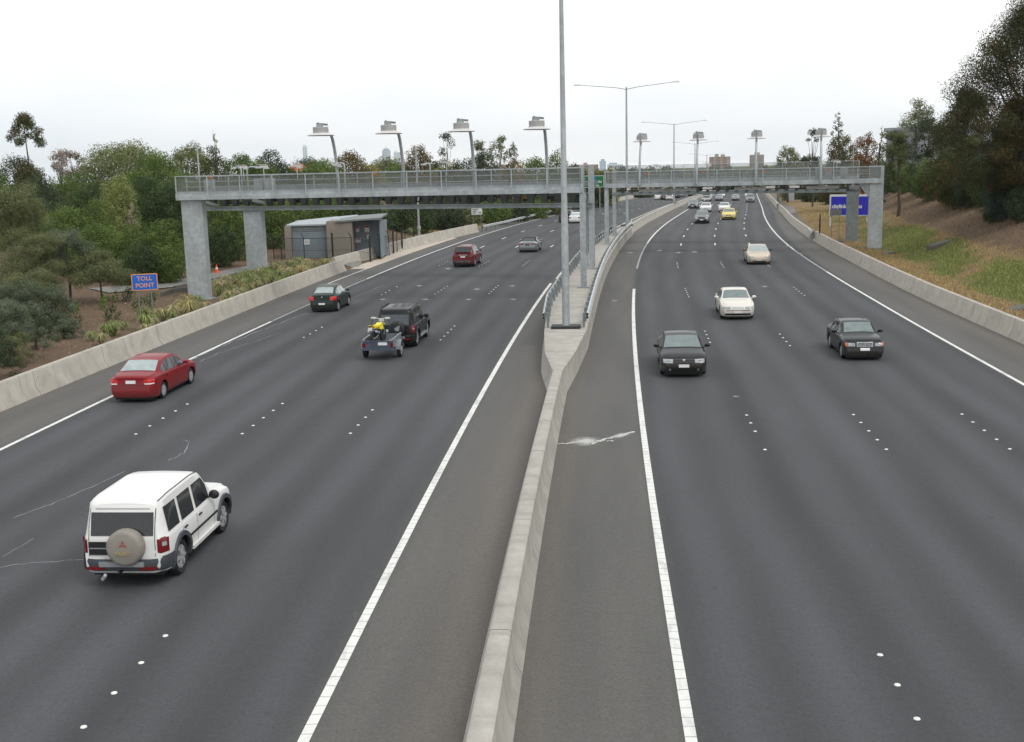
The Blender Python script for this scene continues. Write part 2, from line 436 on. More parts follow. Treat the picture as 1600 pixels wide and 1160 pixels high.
def text(name, body, size, mat, parent, loc, rot=(math.pi / 2, 0, 0), ext=.004, align='CENTER', bold=0.0, sx=1.0):
    c = bpy.data.curves.new(name, 'FONT'); c.body = body; c.size = size; c.extrude = ext; c.align_x = align; c.align_y = 'CENTER'
    c.offset = bold; c.resolution_u = 3
    t = bpy.data.objects.new('tmp', c); COL.objects.link(t)
    dg = bpy.context.evaluated_depsgraph_get(); me = bpy.data.meshes.new_from_object(t.evaluated_get(dg))
    bpy.data.objects.remove(t); me.name = name; me.materials.clear(); me.materials.append(mat)
    o = bpy.data.objects.new(name, me); COL.objects.link(o); o.parent = parent; o.location = loc; o.rotation_euler = rot; o.scale = (sx, 1, 1)
    return o
# ================================================================ SETTING
def make_ground():
    xs = list(np.concatenate([np.linspace(-6000, -400, 12), np.linspace(-360, -90, 16), np.linspace(-84, 110, 150), np.linspace(116, 400, 30), np.linspace(450, 6000, 12)]))
    ys = list(np.concatenate([np.linspace(-300, 0, 8), np.linspace(4, 260, 160), np.linspace(264, 640, 70), np.linspace(680, 6500, 18)]))
    rnd = random.Random(5)
    mb = MB(); P = []; cov = []
    def cover(X, Y):
        nv = math.sin(X * .55 + 1.7 * math.sin(Y * .21)) * math.sin(Y * .33 + 1.3 * math.sin(X * .27)) + .5 * math.sin(X * 1.7 + Y * .9) * math.sin(Y * 1.1 - X * .6)
        Yc = min(Y, 620); d = lat(X, Yc) if Y < 620 else lat(X - .207 * (Y - 620), 620)
        if d > 0:
            e = d - 17.0
            g = sstep(2.4, 4.2, e) * (1 - sstep(7.5, 10.5, e)) * (1 - .55 * sstep(95, 140, Y)) + .5 * sstep(110, 170, Y) * sstep(7, 12, e) * (1 - sstep(14, 20, e))
            h = terrain(X, Y) - zr(Yc)
            mu = sstep(1.3, 2.5, h)
            g = max(0, min(1, g * (.72 + .6 * nv))) * (1 - mu)
        else:
            e = -23.7 - d
            mu = max(1 - .75 * sstep(118, 140, Y), sstep(9, 15, e)); g = .22 * math.exp(-((e - 2) / 3.0) ** 2)
        if abs(X) > 300 or Y > 500: g, mu = .8, .3
        return (0, max(0, min(1, g)), max(0, min(1, mu)), 1)
    for Y in ys:
        P.append([(X, Y, terrain(X, Y)) for X in xs]); cov += [cover(X, Y) for X in xs]
    mb.quadgrid(P)
    o = mb.build('ground', M_GROUND, smooth=60)
    a = o.data.color_attributes.new('cover', 'FLOAT_COLOR', 'POINT'); a.data.foreach_set('color', np.array(cov, dtype=np.float32).ravel())
    tag(o, 'mulched and grassy ground either side of the freeway', None, None, 'structure')
    return cover
COVER = make_ground()
def flat_strip(name, Y0, Y1, d0, d1, mat, z, label=None, step=4.0, kind='structure'):
    mb = MB(); P = []; UV = []
    for Y in frange(Y0, Y1, step):
        e0, e1 = (d0(Y), d1(Y)) if callable(d0) else (d0, d1)
        P.append([off(Y, d, z) for d in (e0, e1)]); UV += [(e0, Y), (e1, Y)]
    o = mb.quadgrid(P).build(name, mat, uv=UV)
    return tag(o, label, None, None, kind)
def make_road():
    mb = MB(); P = []; UV = []
    ds = list(np.linspace(-23.75, 17.55, 24))
    for Y in frange(-6, 640, 4):
        P.append([off(Y, d) for d in ds]); UV += [(d, Y) for d in ds]
    tag(mb.quadgrid(P).build('road', M_ASPH, uv=UV), 'grey asphalt freeway carriageways curving to the right', None, None, 'structure')
    flat_strip('edge_line', 8, 76, -.09, .09, M_LINE, .004, 'white edge line right of the median shoulder')
    flat_strip('edge_line', 116, 420, -.09, .09, M_LINE, .004, 'far white edge line beside the median barrier')
    flat_strip('edge_line', 90, 115.5, -.07, .07, M_WORN, .004, 'worn edge line beside the guard railed median')
    ro = lambda Y: interp(Y, [(8, 14.12), (45, 14.15), (70, 14.05), (88, 13.88), (106, 13.6), (132, 13.22), (175, 12.6), (230, 12.6)])
    for a, b, m_, lb in ((8, 86, M_LINE, 'white outer edge line of the right carriageway'), (86.1, 106, M_WORN, 'worn grey stretch of the right outer edge line'), (106.1, 420, M_LINE, 'far curving outer edge line of the right carriageway')):
        flat_strip('edge_line', a, b, lambda Y: ro(Y) - .08, lambda Y: ro(Y) + .08, m_, .004, lb)
    flat_strip('edge_line', 8, 80, -5.94, -5.76, M_LINE, .004, 'white inner edge line left of the median')
    for a, b in ((83, 95), (97, 108), (111, 150), (150.5, 420)):
        flat_strip('edge_line', a, b, -5.78, -5.62, M_LINE, .004, 'broken inner edge line beside the guard railed median')
    flat_strip('edge_line', 8, 62, -20.28, -20.12, M_LINE, .004, 'white outer edge line of the left carriageway')
    flat_strip('edge_line', 62.3, 84, -20.27, -20.13, M_WORN, .004, 'worn outer edge line beside the green car')
    flat_strip('edge_line', 84.3, 420, -20.28, -20.12, M_LINE, .004, 'far outer edge line of the left carriageway')
    flat_strip('edge_line', 81, 100, -22.4, -22.28, M_DASH, .004, 'thin white line at the emergency bay')
make_road()
# raised ceramic markers and far painted dashes
MARK = MB().lathe([(.055, 0), (.05, .012), (.03, .02), (.001, .022)], n=10)
M_MARK = plain('ceramic', srgb('#dadad6'), .45, .12, 3)
_mk = None; _mn = 0
rnd = random.Random(11)
RNAME = {0: 'lane row nearest the median', 1: 'middle lane row', 2: 'outermost lane row'}
for side, lanes, tops in (('right', (3.5, 7.0, 10.5), [19.0 + 18.95 * k for k in range(5)]), ('left', (-9.44, -13.03, -16.62), [20.9 + 19.3 * k for k in range(5)])):
    for li, d in enumerate(lanes):
        for gi, tY in enumerate(tops):
            if side == 'left' and gi == 0:
                if li: continue
                tY -= 1.3
            for k in range(5):
                if rnd.random() < .06: continue
                Y = tY - 1.16 * k
                if Y < 12: continue
                lab = 'small white raised marker in the %s of the %s carriageway' % (RNAME[li], side)
                dd = d - (0.0 if side == 'left' else max(0, (Y - 60)) * .010)
                p = off(Y, dd, .003)
                if _mk is None:
                    _mk = MARK.build('lane_marker', M_MARK, smooth=50); _mk.location = p
                    tag(_mk, lab, 'road marker', 'raised markers, ' + side + ' ' + RNAME[li])
                else: dup(_mk, p, rnd.uniform(0, 3), label=lab, cat='road marker', group='raised markers, ' + side + ' ' + RNAME[li])
for side, lanes in (('right', (3.4, 6.7, 10.0)), ('left', (-9.4, -12.9, -16.5))):
    for d in lanes:
        for Y in frange(113, 330, 12.05):
            flat_strip('lane_dash', Y, Y + 2.6, d - .07, d + .07, M_DASH, .004, 'short white lane dash far along the %s carriageway' % side, 2)
# scuffs, spilt paint and cracks
def scribble(name, pts, wd, mat, label, seed=1):
    r = random.Random(seed); mb = MB(); P = []; UV = []
    for i, (x, y) in enumerate(pts):
        p = onground(x, y, road_h, .005)
        q = onground(*(pts[i + 1] if i + 1 < len(pts) else pts[i - 1]), road_h, .005)
        d = (q - p) if i + 1 < len(pts) else (p - q)
        n = Vector((-d.y, d.x, 0)).normalized() * wd * r.uniform(.35, 1.1) / 2
        P.append([p - n, p + n]); UV += [(0, p.y), (wd, p.y)]
    for a in P:
        for k in a: k.z = zr(k.y) + .005
    return tag(mb.quadgrid(P).build(name, mat, uv=UV), label, None, None, 'structure')
def splatmat(name='spilt_paint', col='#dededb'):
    m, t, b = newmat(name); uv, u, v = uvxy(t)
    c = t.nodes.new('ShaderNodeVectorMath'); c.operation = 'LENGTH'; t.links.new(uv, c.inputs[0])
    f = mathn(t, 'SUBTRACT', mathn(t, 'ADD', mathn(t, 'SUBTRACT', 1.0, c.outputs['Value']), mathn(t, 'MULTIPLY', noise(t, 2.2, 5, .7, uv, (1, 2.2, 1)), .9)), .55)
    st = noise(t, 3.0, 6, .8, uv, (.5, 4.0, 1))
    f = mathn(t, 'ADD', f, mathn(t, 'MULTIPLY', mathn(t, 'SUBTRACT', st, .5), 1.1))
    a = ramp(t, f, [(.30, 0.0), (.75, .75)])
    b.inputs['Base Color'].default_value = srgb(col, .8); b.inputs['Roughness'].default_value = .8
    t.links.new(a, b.inputs['Alpha'])
    return m
M_SPLAT = splatmat()
def splat(corners, label, mat=None):
    mb = MB(); P = []; UV = []
    for j in range(5):
        row = []
        for i in range(9):
            u, v = i / 8, j / 4
            x = (corners[0][0] * (1 - u) + corners[1][0] * u) * (1 - v) + (corners[3][0] * (1 - u) + corners[2][0] * u) * v
            y = (corners[0][1] * (1 - u) + corners[1][1] * u) * (1 - v) + (corners[3][1] * (1 - u) + corners[2][1] * u) * v
            p = onground(x, y, road_h, .006); p.z = zr(p.y) + .006; row.append(p); UV.append((u * 2 - 1, v * 2 - 1))
        P.append(row)
    tag(mb.quadgrid(P).build('paint_stain', mat or M_SPLAT, uv=UV), label, None, None, 'structure')
splat([(868, 680), (960, 676), (960, 700), (868, 704)], 'white chalky stain on the median shoulder beside the barrier')
splat([(935, 682), (1000, 668), (1000, 684), (935, 692)], 'faint end of the white stain beside the edge line')
M_SCUFF = linemat('scuff', '#86898c', .8, False)
_r = random.Random(8)
def jag(pts, n=6, a=1.2):
    o = []
    for (x0, y0), (x1, y1) in zip(pts, pts[1:]):
        for i in range(n):
            u = i / n; o.append((x0 + (x1 - x0) * u + _r.uniform(-a, a), y0 + (y1 - y0) * u + _r.uniform(-a * .5, a * .5)))
    return o + [pts[-1]]
scribble('road_scratch', jag([(0, 887), (60, 880), (132, 876)], 5, .8), .045, M_SCUFF, 'pale scratch on the asphalt behind the white four-wheel drive')
scribble('road_scratch', jag([(2, 873), (52, 843)], 5, .8), .03, M_SCUFF, 'short pale scratch at the left edge of the picture')
scribble('road_scratch', jag([(300, 562), (332, 547), (375, 530), (430, 508), (480, 490)], 7, 1.6), .085, M_SCUFF, 'white scuffed band along the left edge line')
scribble('road_scratch', jag([(312, 566), (340, 553), (400, 533), (440, 520)], 7, 1.4), .05, M_SCUFF, 'second faint scuff beside the left edge line')
scribble('road_scratch', jag([(520, 480), (560, 462), (600, 446)], 6, 1.0), .06, M_SCUFF, 'faint scuff ahead of the dark green car')
scribble('road_scratch', jag([(262, 721), (288, 708), (296, 690), (284, 688)], 5, 1.0), .05, M_SCUFF, 'curled scuff ahead of the white four-wheel drive')
scribble('road_scratch', jag([(20, 810), (90, 785), (195, 738)], 8, 1.6), .05, M_SCUFF, 'long faint scuff left of the white four-wheel drive')
M_SPILL = linemat('dried_spill', '#d2d2ce', .5, False)
scribble('paint_stain', jag([(872, 694), (900, 692), (918, 689), (930, 692), (945, 687), (962, 683), (975, 680), (990, 675)], 5, 1.2), .12, M_SPILL, 'ragged white streak through the chalky stain on the median shoulder', 3)
scribble('paint_stain', jag([(905, 697), (925, 694), (940, 689), (958, 690)], 5, 1.5), .09, M_SPILL, 'short ragged white streak below the chalky stain', 4)
M_SCUFF2 = splatmat('pale_scuff', '#b5b7b8')
for i, (x, y) in enumerate([(985, 395), (1030, 392), (1085, 394), (1232, 385), (1250, 397), (1195, 448), (1150, 620), (700, 420), (655, 447), (745, 452), (598, 468), (665, 468), (732, 468), (802, 468), (800, 447), (940, 428), (960, 470), (1060, 395)]):
    splat([(x - 11, y - 2), (x + 11, y - 2.5), (x + 11, y + 2.5), (x - 11, y + 2.5)], 'small pale scuff on the asphalt lane', M_SCUFF2)

# ---------------------------------------------------------------- concrete walls
def jersey(d_base, side, h=.85, d2=0.0):
    def f(Y):
        b = d_base(Y) if callable(d_base) else d_base; s = side
        return [(b, -.02), (b + s * .02, .08), (b + s * .17, .30), (b + s * .25, h - .03), (b + s * .28, h), (b + s * .50, h), (b + s * .53, h - .03), (b + s * .56, -.02)]
    return f
def wall_left(Y): return interp(Y, [(0, -23.15), (60, -23.2), (92, -23.6)])
strip_tag = lambda o, lab, cat: tag(o, lab, cat)
strip_tag(strip('concrete_barrier', frange(4, 91, 1.5), jersey(wall_left, -1, .95), M_CONC, closed=True), 'pale concrete barrier wall in front of the toll point sign', 'barrier')
strip_tag(strip('concrete_barrier', frange(92, 138, 1.5), jersey(lambda Y: interp(Y, [(92, -24.6), (116, -23.5), (138, -21.9)]), -1, 1.0), M_CONC, closed=True), 'pale concrete barrier wall in front of the substation shed', 'barrier')
flat_strip('concrete_apron', 92.5, 128, -23.9, -22.2, plain('apron', srgb('#bfb4a6', .9), .9, .15, 1), .006, 'pale concrete apron along the foot of the barrier wall')
strip_tag(strip('concrete_barrier', frange(4, 118, 1.5), jersey(lambda Y: interp(Y, [(0, 17.2), (52, 17.15), (69, 16.85), (94, 16.8), (118, 16.3)]), 1, .9), M_CONC, closed=True), 'weathered concrete barrier wall below the grassy bank', 'barrier')
strip_tag(strip('concrete_barrier', frange(121, 195, 1.5), jersey(lambda Y: interp(Y, [(118, 16.25), (131, 16.0), (150, 15.6), (195, 15.0)]), 1, .8), M_CONC, closed=True), 'far concrete barrier wall past the gap in the right shoulder', 'barrier')
strip_tag(strip('concrete_barrier', frange(199, 420, 3), jersey(14.9, 1, .8), M_CONC, closed=True), 'farthest concrete barrier wall of the right carriageway', 'barrier')
strip_tag(strip('concrete_barrier', frange(236, 420, 3), jersey(-21.2, -1, .9), M_CONC, closed=True), 'far concrete barrier wall below the dark noise wall', 'barrier')
MED = [(4, -3.42, -3.17, -2.85, -2.66, .85), (42, -3.42, -3.17, -2.85, -2.66, .85), (46, -3.9, -3.72, -2.5, -2.4, .88), (52, -4.25, -4.12, -2.2, -2.14, .9),
       (60, -4.6, -4.48, -2.18, -2.12, .9), (100, -4.3, -4.2, -2.2, -2.14, .9), (128, -3.9, -3.75, -2.4, -2.34, .9), (134, -3.65, -3.3, -2.95, -2.6, .88), (420, -3.65, -3.3, -2.95, -2.6, .88)]
def med(Y):
    a = [interp(Y, [(r[0], r[k]) for r in MED]) for k in range(1, 6)]
    bl, tl, tr, br, h = a
    k = .35 if (tr - tl) < .8 else .5
    return [(bl, -.02), (bl + .02, .08), (bl + (tl - bl) * .62, .28), (tl - .02, h - .03), (tl + .02, h), (tr - .02, h), (tr + .02, h - .03), (tr + (br - tr) * .38, .28), (br - .02, .08), (br, -.02)]
strip_tag(strip('median_barrier', frange(4, 40, 2) + frange(41, 60, .5) + frange(62, 126, 2) + frange(127, 136, .5) + frange(138, 420, 3), med, M_CONC2, closed=True), 'long concrete median barrier that widens into a plinth for the poles', 'barrier')
# ---------------------------------------------------------------- guard rails
def guardrail(name, Ys, dfun, label, side, post_step=2.0, base=0.0, h=.72):
    o0 = off(Ys[0], dfun(Ys[0]), base)
    t = thing(name, label, 'guard rail', o0)
    def pr(Y):
        d = dfun(Y); s = side
        return [(d + s * .00, base + h - .31), (d + s * .07, base + h - .26), (d + s * .07, base + h - .20), (d + s * .02, base + h - .155), (d + s * .07, base + h - .11), (d + s * .07, base + h - .05), (d + s * .0, base + h), (d - s * .012, base + h), (d - s * .012, base + h - .31)]
    strip('rail', Ys, lambda Y: pr(Y) + [pr(Y)[0]], M_RAIL, t)
    n = 0; Y = Ys[0] + .3
    while Y < Ys[-1] and n < 60:
        p = off(Y, dfun(Y) - side * .16, base); q = off(Y + .1, dfun(Y + .1) - side * .16, base); a = math.atan2(q.y - p.y, q.x - p.x)
        mb = MB(); mb.box((p.x, p.y, p.z + h / 2 - .02), (.16, .10, h - .04), a); b = off(Y, dfun(Y) - side * .05, base)
        mb.box((b.x, b.y, b.z + h - .17), (.14, .09, .33), a)
        mb.build('post', M_GALVD, t, world=True); n += 1; Y += post_step
    return t
guardrail('guard_rail', frange(52.3, 60, 1) + frange(61, 121, 2), lambda Y: interp(Y, [(r[0], r[2]) for r in MED]) - .02, 'steel guard rail on the left side of the median plinth', -1, 2.0, .9)
guardrail('guard_rail', frange(52.3, 60, 1) + frange(61, 132.6, 2), lambda Y: interp(Y, [(r[0], r[3]) for r in MED]) + .02, 'steel guard rail on the right side of the median plinth', 1, 2.0, .9)
guardrail('guard_rail', frange(138.5, 236, 2.5), lambda Y: interp(Y, [(138, -21.6), (150, -20.9), (236, -21.2)]), 'long steel guard rail below the shrubby bank', 1, 2.0, 0, .78)
guardrail('guard_rail', frange(117.3, 122, 1), lambda Y: 16.25, 'short bent guard rail bridging the gap in the right wall', -1, 1.5, 0, .95)
guardrail('guard_rail', frange(194, 199, 1), lambda Y: 14.85, 'far short guard rail bridging the right wall', -1, 1.5, 0, .95)
# ================================================================ GANTRIES
def local_frame(pL, pR):
    d = Vector((pR[0] - pL[0], pR[1] - pL[1], 0)); return d.length, math.atan2(d.y, d.x)
def walkway(root, Lg, zb, zt, lip, fas, depth=1.35, bay=2.12, y0=0.0, mesh=True, inner=True):
    MB().box((Lg / 2, y0 + .02, zb + lip / 2), (Lg, .16, lip)).box((Lg / 2, y0 + .11, zb + lip + fas / 2), (Lg - .04, .03, fas)).box((Lg / 2, y0 + .06, zb + lip + .015), (Lg - .02, .12, .03)).build('fascia', M_GALV, root)
    MB().box((Lg / 2, y0 + depth / 2 + .1, zb + lip * .6), (Lg - .06, depth - .15, .08)).box((Lg / 2, y0 + depth, zb + lip * .55), (Lg - .02, .14, lip * 1.1)).build('deck', M_GALVD, root)
    n = int(round(Lg / bay)); mb = MB()
    for i in range(n + 1):
        x = min(max(.05, Lg * i / n), Lg - .05)
        MB().box((x, y0 - .075, (zb + zt) / 2), (.065, .05, zt - zb)).box((x, y0 - .09, zb + lip), (.11, .03, lip * 1.6)).build('post', M_GALV, root)
    mb.box((Lg / 2, y0 - .05, zt + .025), (Lg, .06, .05)).build('handrail', M_GALV, root)
    if mesh:
        mb = MB()
        for i in range(n):
            a, b = Lg * i / n + .05, Lg * (i + 1) / n - .05
            mb.add([(a, y0, zb + lip + fas), (b, y0, zb + lip + fas), (b, y0, zt - .03), (a, y0, zt - .03)], [(0, 1, 2, 3)])
        mb.build('mesh_screen', M_MESH, root)
    if inner:
        mb = MB(); zz = zb + lip
        for k in (.45, .72, .98): mb.box((Lg / 2, y0 + depth, zz + (zt - zz) * k), (Lg, .045, .045))
        m = int(Lg / 2.6)
        for i in range(m + 1): mb.box((.1 + (Lg - .2) * i / m, y0 + depth + .05, (zz + zt) / 2), (.07, .05, zt - zz))
        mb.build('rear_railing', M_GALV, root)
def column(root, u, wx, wy, z0, z1, mat, name='column', taper=1.0, y=.55):
    mb = MB(); mb.box((u, y, (z0 + z1) / 2), (wx, wy, z1 - z0), 0, taper)
    mb.box((u, y, z0 + .06), (wx * 1.25, wy * 1.25, .12))
    bm_o = mb.build(name, mat, root)
    return bm_o
def saucer_lamp(root, u, y0, lean, zb, zh):
    pts = [(u, y0, zb)] + [(u, y0 + lean * (k / 8) ** 2.2, zb + (zh - zb) * (1 - (1 - k / 8) ** 1.25)) for k in range(1, 9)]
    p = MB().tube(pts, [.105] * 4 + [.095] * 5, 10)
    top = pts[-1]
    p = p.build('lamp_pole', M_POLE, root, smooth=50)
    hx, hy = u - .32 if lean < 0 else u, top[1] + (-1.0 if lean < 0 else .45)
    MB().lathe([(.05, -.06), (.79, -.05), (.83, -.02), (.81, .0), (.50, .10), (.48, .13)], (hx, hy, zh), n=28).build('brim', M_SILV2, p, smooth=35)
    MB().lathe([(.47, .10), (.47, .45), (.44, .48), (.001, .49)], (hx, hy, zh), n=24).build('drum', M_LOUV, p, smooth=35)
    mb = MB(); mb.box((hx - .05, hy, zh + .58), (.42, .34, .20), .4, .7); mb.bar((hx - .1, hy, zh + .66), (hx + .42, hy + .1, zh + .60), .16, .12); mb.lathe([(.10, .46), (.10, .70), (.02, .76)], (hx - .16, hy, zh), n=10)
    mb.build('fitting', M_GALVD, p)
    if lean < 0: MB().tube([top, (hx, hy, zh - .02)], .06, 6).build('support_arm', M_POLE, p)
    if lean > 0:
        MB().bar((u, y0 + .05 + lean * .6, zh - .3), (u, y0 + lean * .5, zh + .62), .16, .10).build('bracket', M_POLE, p)
        MB().box((hx - .3, hy, zh + .40), (.26, .36, .42), .2, .8).build('camera_box', M_LOUV, p); MB().box((hx + .33, hy, zh + .38), (.28, .36, .38), -.2, .8).build('camera_box', M_LOUV, p)
M_SILV2 = plain('pale_shade', srgb('#d6d4d2', .84), .5, .06, 3)
M_LOUV = plain('louvre_drum', srgb('#b3b2b0', .78), .6, .2, 14)
def small_lamp(root, u, y, z0, h, arm, name='davit_lamp'):
    r = abs(arm) * .35; s = 1 if arm > 0 else -1
    pts = [(u, y, z0), (u, y, z0 + h - r)] + [(u + s * r * (1 - math.cos(a)), y, z0 + h - r + r * math.sin(a)) for a in (.4, .8, 1.2, 1.57)] + [(u + arm, y, z0 + h - .03)]
    p = MB().tube(pts, .05, 8).build(name, M_GALV, root, smooth=50)
    MB().box((u + arm, y, z0 + h - .06), (.34, .14, .08)).build('lamp_head', M_SILV2, p)
# ---- near gantry over the left carriageway, front frame
pL = at(275, 300, 73.5); pR = at(911, 300, 69.2)
Lg, rz = local_frame(pL, pR)
g1 = thing('toll_gantry', 'long steel gantry walkway with mesh screens over the left carriageway', 'gantry', (pL.x, pL.y, 0), rz)
walkway(g1, Lg, 6.58, 8.04, .24, .30)
cu = at(306, 470, 73.5).x - pL.x
c1 = column(g1, cu + .12, 1.36, .62, 0.2, 6.58, M_GALV, 'column', 1.03)
MB().box((cu, .55, .12), (2.5, 1.9, .35)).build('footing', M_CONC2, g1)
MB().bar((Lg - .05, .2, .9), (Lg - .05, .2, 6.56), .34, .34).box((Lg - .05, .2, .95), (.7, .7, .06)).bar((Lg - .1, .2, 6.56), (Lg - .1, .2, 8.2), .26, .2).build('column', M_POLE, g1)
for px in (520, 628, 741, 856):
    u = (at(px, 270, 72).x - pL.x) * 1.0
    saucer_lamp(g1, u + .02, 1.45, -.9, 6.8, 10.35)
small_lamp(g1, 1.35, .6, 6.9, 3.0, -.45); small_lamp(g1, 4.0, 1.0, 6.9, 1.65, -.5); small_lamp(g1, 4.6, .5, 6.9, 1.65, .75); small_lamp(g1, 10.8, .9, 6.9, 1.75, -.55); small_lamp(g1, 16.2, 1.1, 6.9, 1.6, -.4)
def cctv(root, u, y, z):
    MB().tube([(u, y, z), (u, y, z + .75)], .03, 6).box((u, y, z + .8), (.5, .16, .14), .1).box((u + .18, y, z + .7), (.3, .2, .1)).box((u - .15, y, z + .92), (.6, .26, .03), .1).build('camera', M_SILV2, root)
for u in (4.05, 5.4, 10.2, 17.2, 7.6): cctv(g1, u, 1.25, 7.75)
for u in (2.4, 13.0): MB().box((u, -.02, 7.95), (.24, .06, .11)).build('beacon', M_AMB, g1)
# cabinets on the walkway
for u in (1.9, 5.2, 5.9): MB().box((u, .85, 7.35), (.55, .45, .95)).build('cabinet', M_GALV, g1)
# ---- rear frame of the left gantry
qL = at(318, 325, 92.0); qR = Vector((5.9, 81.2, 0)); L2, r2 = local_frame(qL, qR)
g2 = thing('toll_gantry', 'lower steel beam with a row of dark toll readers behind the left walkway', 'gantry', (qL.x, qL.y, 0), r2)
MB().box((L2 / 2, 0, 5.36), (L2, .30, .30)).box((L2 / 2, -.17, 5.49), (L2, .06, .05)).box((L2 / 2, -.17, 5.23), (L2, .06, .05)).build('beam', M_GALVD, g2)
MB().box((L2 / 2, 1.2, 6.85), (L2, .25, .35)).box((L2 / 2, 1.2, 6.1), (L2 - 1, .9, .12)).build('rear_beam', M_GALVD, g2)
_r = random.Random(3)
n = 30
for i in range(n):
    u = .9 + (L2 - 2.4) * i / (n - 1)
    mb = MB(); mb.add([(u - .34, -.12, 6.62), (u + .34, -.12, 6.62), (u + .17, -.12, 5.56), (u - .17, -.12, 5.56), (u - .34, .35, 6.62), (u + .34, .35, 6.62), (u + .17, .25, 5.56), (u - .17, .25, 5.56)],
                      [(0, 1, 2, 3), (7, 6, 5, 4), (0, 4, 5, 1), (1, 5, 6, 2), (2, 6, 7, 3), (3, 7, 4, 0)])
    mb.build('toll_reader', M_DARK, g2)
mb = MB()
for i in range(80):
    u = _r.uniform(.8, L2 - 1); z = _r.uniform(5.7, 6.5)
    mb.box((u, .7 + _r.uniform(-.2, .3), z), (_r.uniform(.2, .8), .3, _r.uniform(.1, .3)))
mb.box((L2 / 2, .62, 6.45), (L2 - .8, .06, .10)).box((L2 / 2, .55, 6.12), (L2 - .8, .05, .06)).build('cable_tray', M_DARK, g2)
for k in range(9): MB().lathe([(.09, 0), (.09, .16)], (12 + k * 1.75 + _r.uniform(-.4, .4), -.3, 6.3), n=10).build('sensor', M_LAMP, g2)
cu2 = at(405, 425, 92.0).x - qL.x
column(g2, cu2 + .3, 1.5, .62, .2, 5.20, M_GALV, 'column', 1.02, .3)
MB().bar((L2 - .1, .1, .9), (L2 - .1, .1, 8.1), .36, .3).box((L2 - .1, .1, .95), (.75, .75, .06)).tube([(L2 - .42, .1, .95), (L2 - .42, .1, 5.9), (L2 - .9, .1, 6.4)], .05, 6).build('column', M_POLE, g2)
# ties between the two frames
for a, b in (((pL.x + 1.2, pL.y + 1.2, 6.45), (qL.x + 1.0, qL.y, 5.6)), ((pL.x + 4.5, pL.y + .6, 6.5), (qL.x + 5.0, qL.y - .5, 5.7))):
    A = Vector(a) - Vector((qL.x, qL.y, 0)); B = Vector(b) - Vector((qL.x, qL.y, 0)); R = Matrix.Rotation(-r2, 3, 'Z')
    MB().bar(R @ A, R @ B, .22, .22).build('tie_beam', M_GALVD, g2)
# ---- gantry over the right carriageway, front frame
pL = Vector((8.7, 104.2, 0)); pR = at(1374, 300, 99.0); Lg, rz = local_frame(pL, pR); Lg += .15
g3 = thing('toll_gantry', 'long steel gantry walkway with railings over the right carriageway', 'gantry', (pL.x, pL.y, 0), rz)
walkway(g3, Lg, 5.92, 7.30, .30, .12, 1.3, 2.05)
mb = MB()
for k in range(4): mb.box((Lg / 2, .04, 6.5 + .2 * k), (Lg - .1, .03, .035))
mb.build('railing', M_GALV, g3)
MB().bar((.12, .2, .9), (.12, .2, 7.45), .36, .34).box((.12, .2, .95), (.7, .7, .06)).build('column', M_POLE, g3)
cu = at(1365, 392, 99.2).x - pL.x + .62
column(g3, cu, 1.15, .95, .25, 7.36, M_GALV, 'column', 1.0, .55)
mb = MB(); mb.add([(cu - .58, .3, 5.9), (cu - 1.5, .3, 5.9), (cu - .58, .3, 4.7), (cu - .58, .8, 5.9), (cu - 1.5, .8, 5.9), (cu - .58, .8, 4.7)], [(0, 1, 2), (5, 4, 3), (0, 3, 4, 1), (1, 4, 5, 2), (2, 5, 3, 0)]).build('bracket', M_GALV, g3)
MB().box((cu, .55, .22), (2.2, 1.8, .3)).build('footing', M_CONC2, g3)
for px in (1005, 1095, 1186, 1284): saucer_lamp(g3, (at(px, 270, 101.5).x - pL.x), -.18, 1.5, 6.1, 9.95)
for px in (1025, 1067, 1175, 1285): MB().box((at(px, 293, 102).x - pL.x, 1.0, 5.62), (2.75, .3, .26)).lathe([(.09, -.1), (.09, .1)], (at(px, 293, 102).x - pL.x, .8, 5.8), n=8).build('light_bar', M_SILV2, g3)
for px in (1014, 1104, 1197, 1293): MB().box((at(px, 268, 102).x - pL.x, -.02, 7.12), (.26, .05, .12)).build('beacon', M_AMB, g3)
for u in (4.5, 9.0, 20.0): cctv(g3, u, 1.1, 7.0)
for u in (18.5, 19.3, 20.6): MB().box((u, .9, 6.75), (.6, .45, 1.0)).build('cabinet', M_GALV, g3)
# ---- rear frame of the right gantry
qL = Vector((10.5, 116.0, 0)); qR = at(1342, 300, 108.8); L2, r2 = local_frame(qL, qR)
g4 = thing('toll_gantry', 'dark equipment beam of the right gantry behind its railings', 'gantry', (qL.x, qL.y, 0), r2)
MB().box((L2 / 2, 0, 5.02), (L2, .3, .30)).build('beam', M_GALVD, g4)
walkway(g4, L2, 6.05, 7.72, .25, .1, 1.2, 2.3, 0.3, True, False)
mb = MB()
for i in range(60):
    u = _r.uniform(.6, L2 - .6); mb.box((u, _r.uniform(.1, .8), _r.uniform(5.35, 5.8)), (_r.uniform(.15, .5), .3, _r.uniform(.15, .6)))
mb.box((L2 / 2, .5, 5.9), (L2 - .6, .08, .1)).box((L2 / 2, .6, 5.3), (L2 - .6, .5, .12)).build('cable_tray', M_DARK, g4)
for i in range(24):
    u = 1.0 + (L2 - 2) * i / 23; MB().box((u, -.1, 5.5), (.26, .3, .72), 0, .6).build('toll_reader', M_DARK, g4)
for k in range(8): MB().box((2 + k * 2.6 + _r.uniform(-.5, .5), -.25, 5.45), (_r.choice([.25, .9]), .12, .22)).build('sensor', M_SILV2, g4)
MB().bar((.1, .1, .9), (.1, .1, 7.3), .34, .3).box((.1, .1, .95), (.7, .7, .06)).build('column', M_POLE, g4)
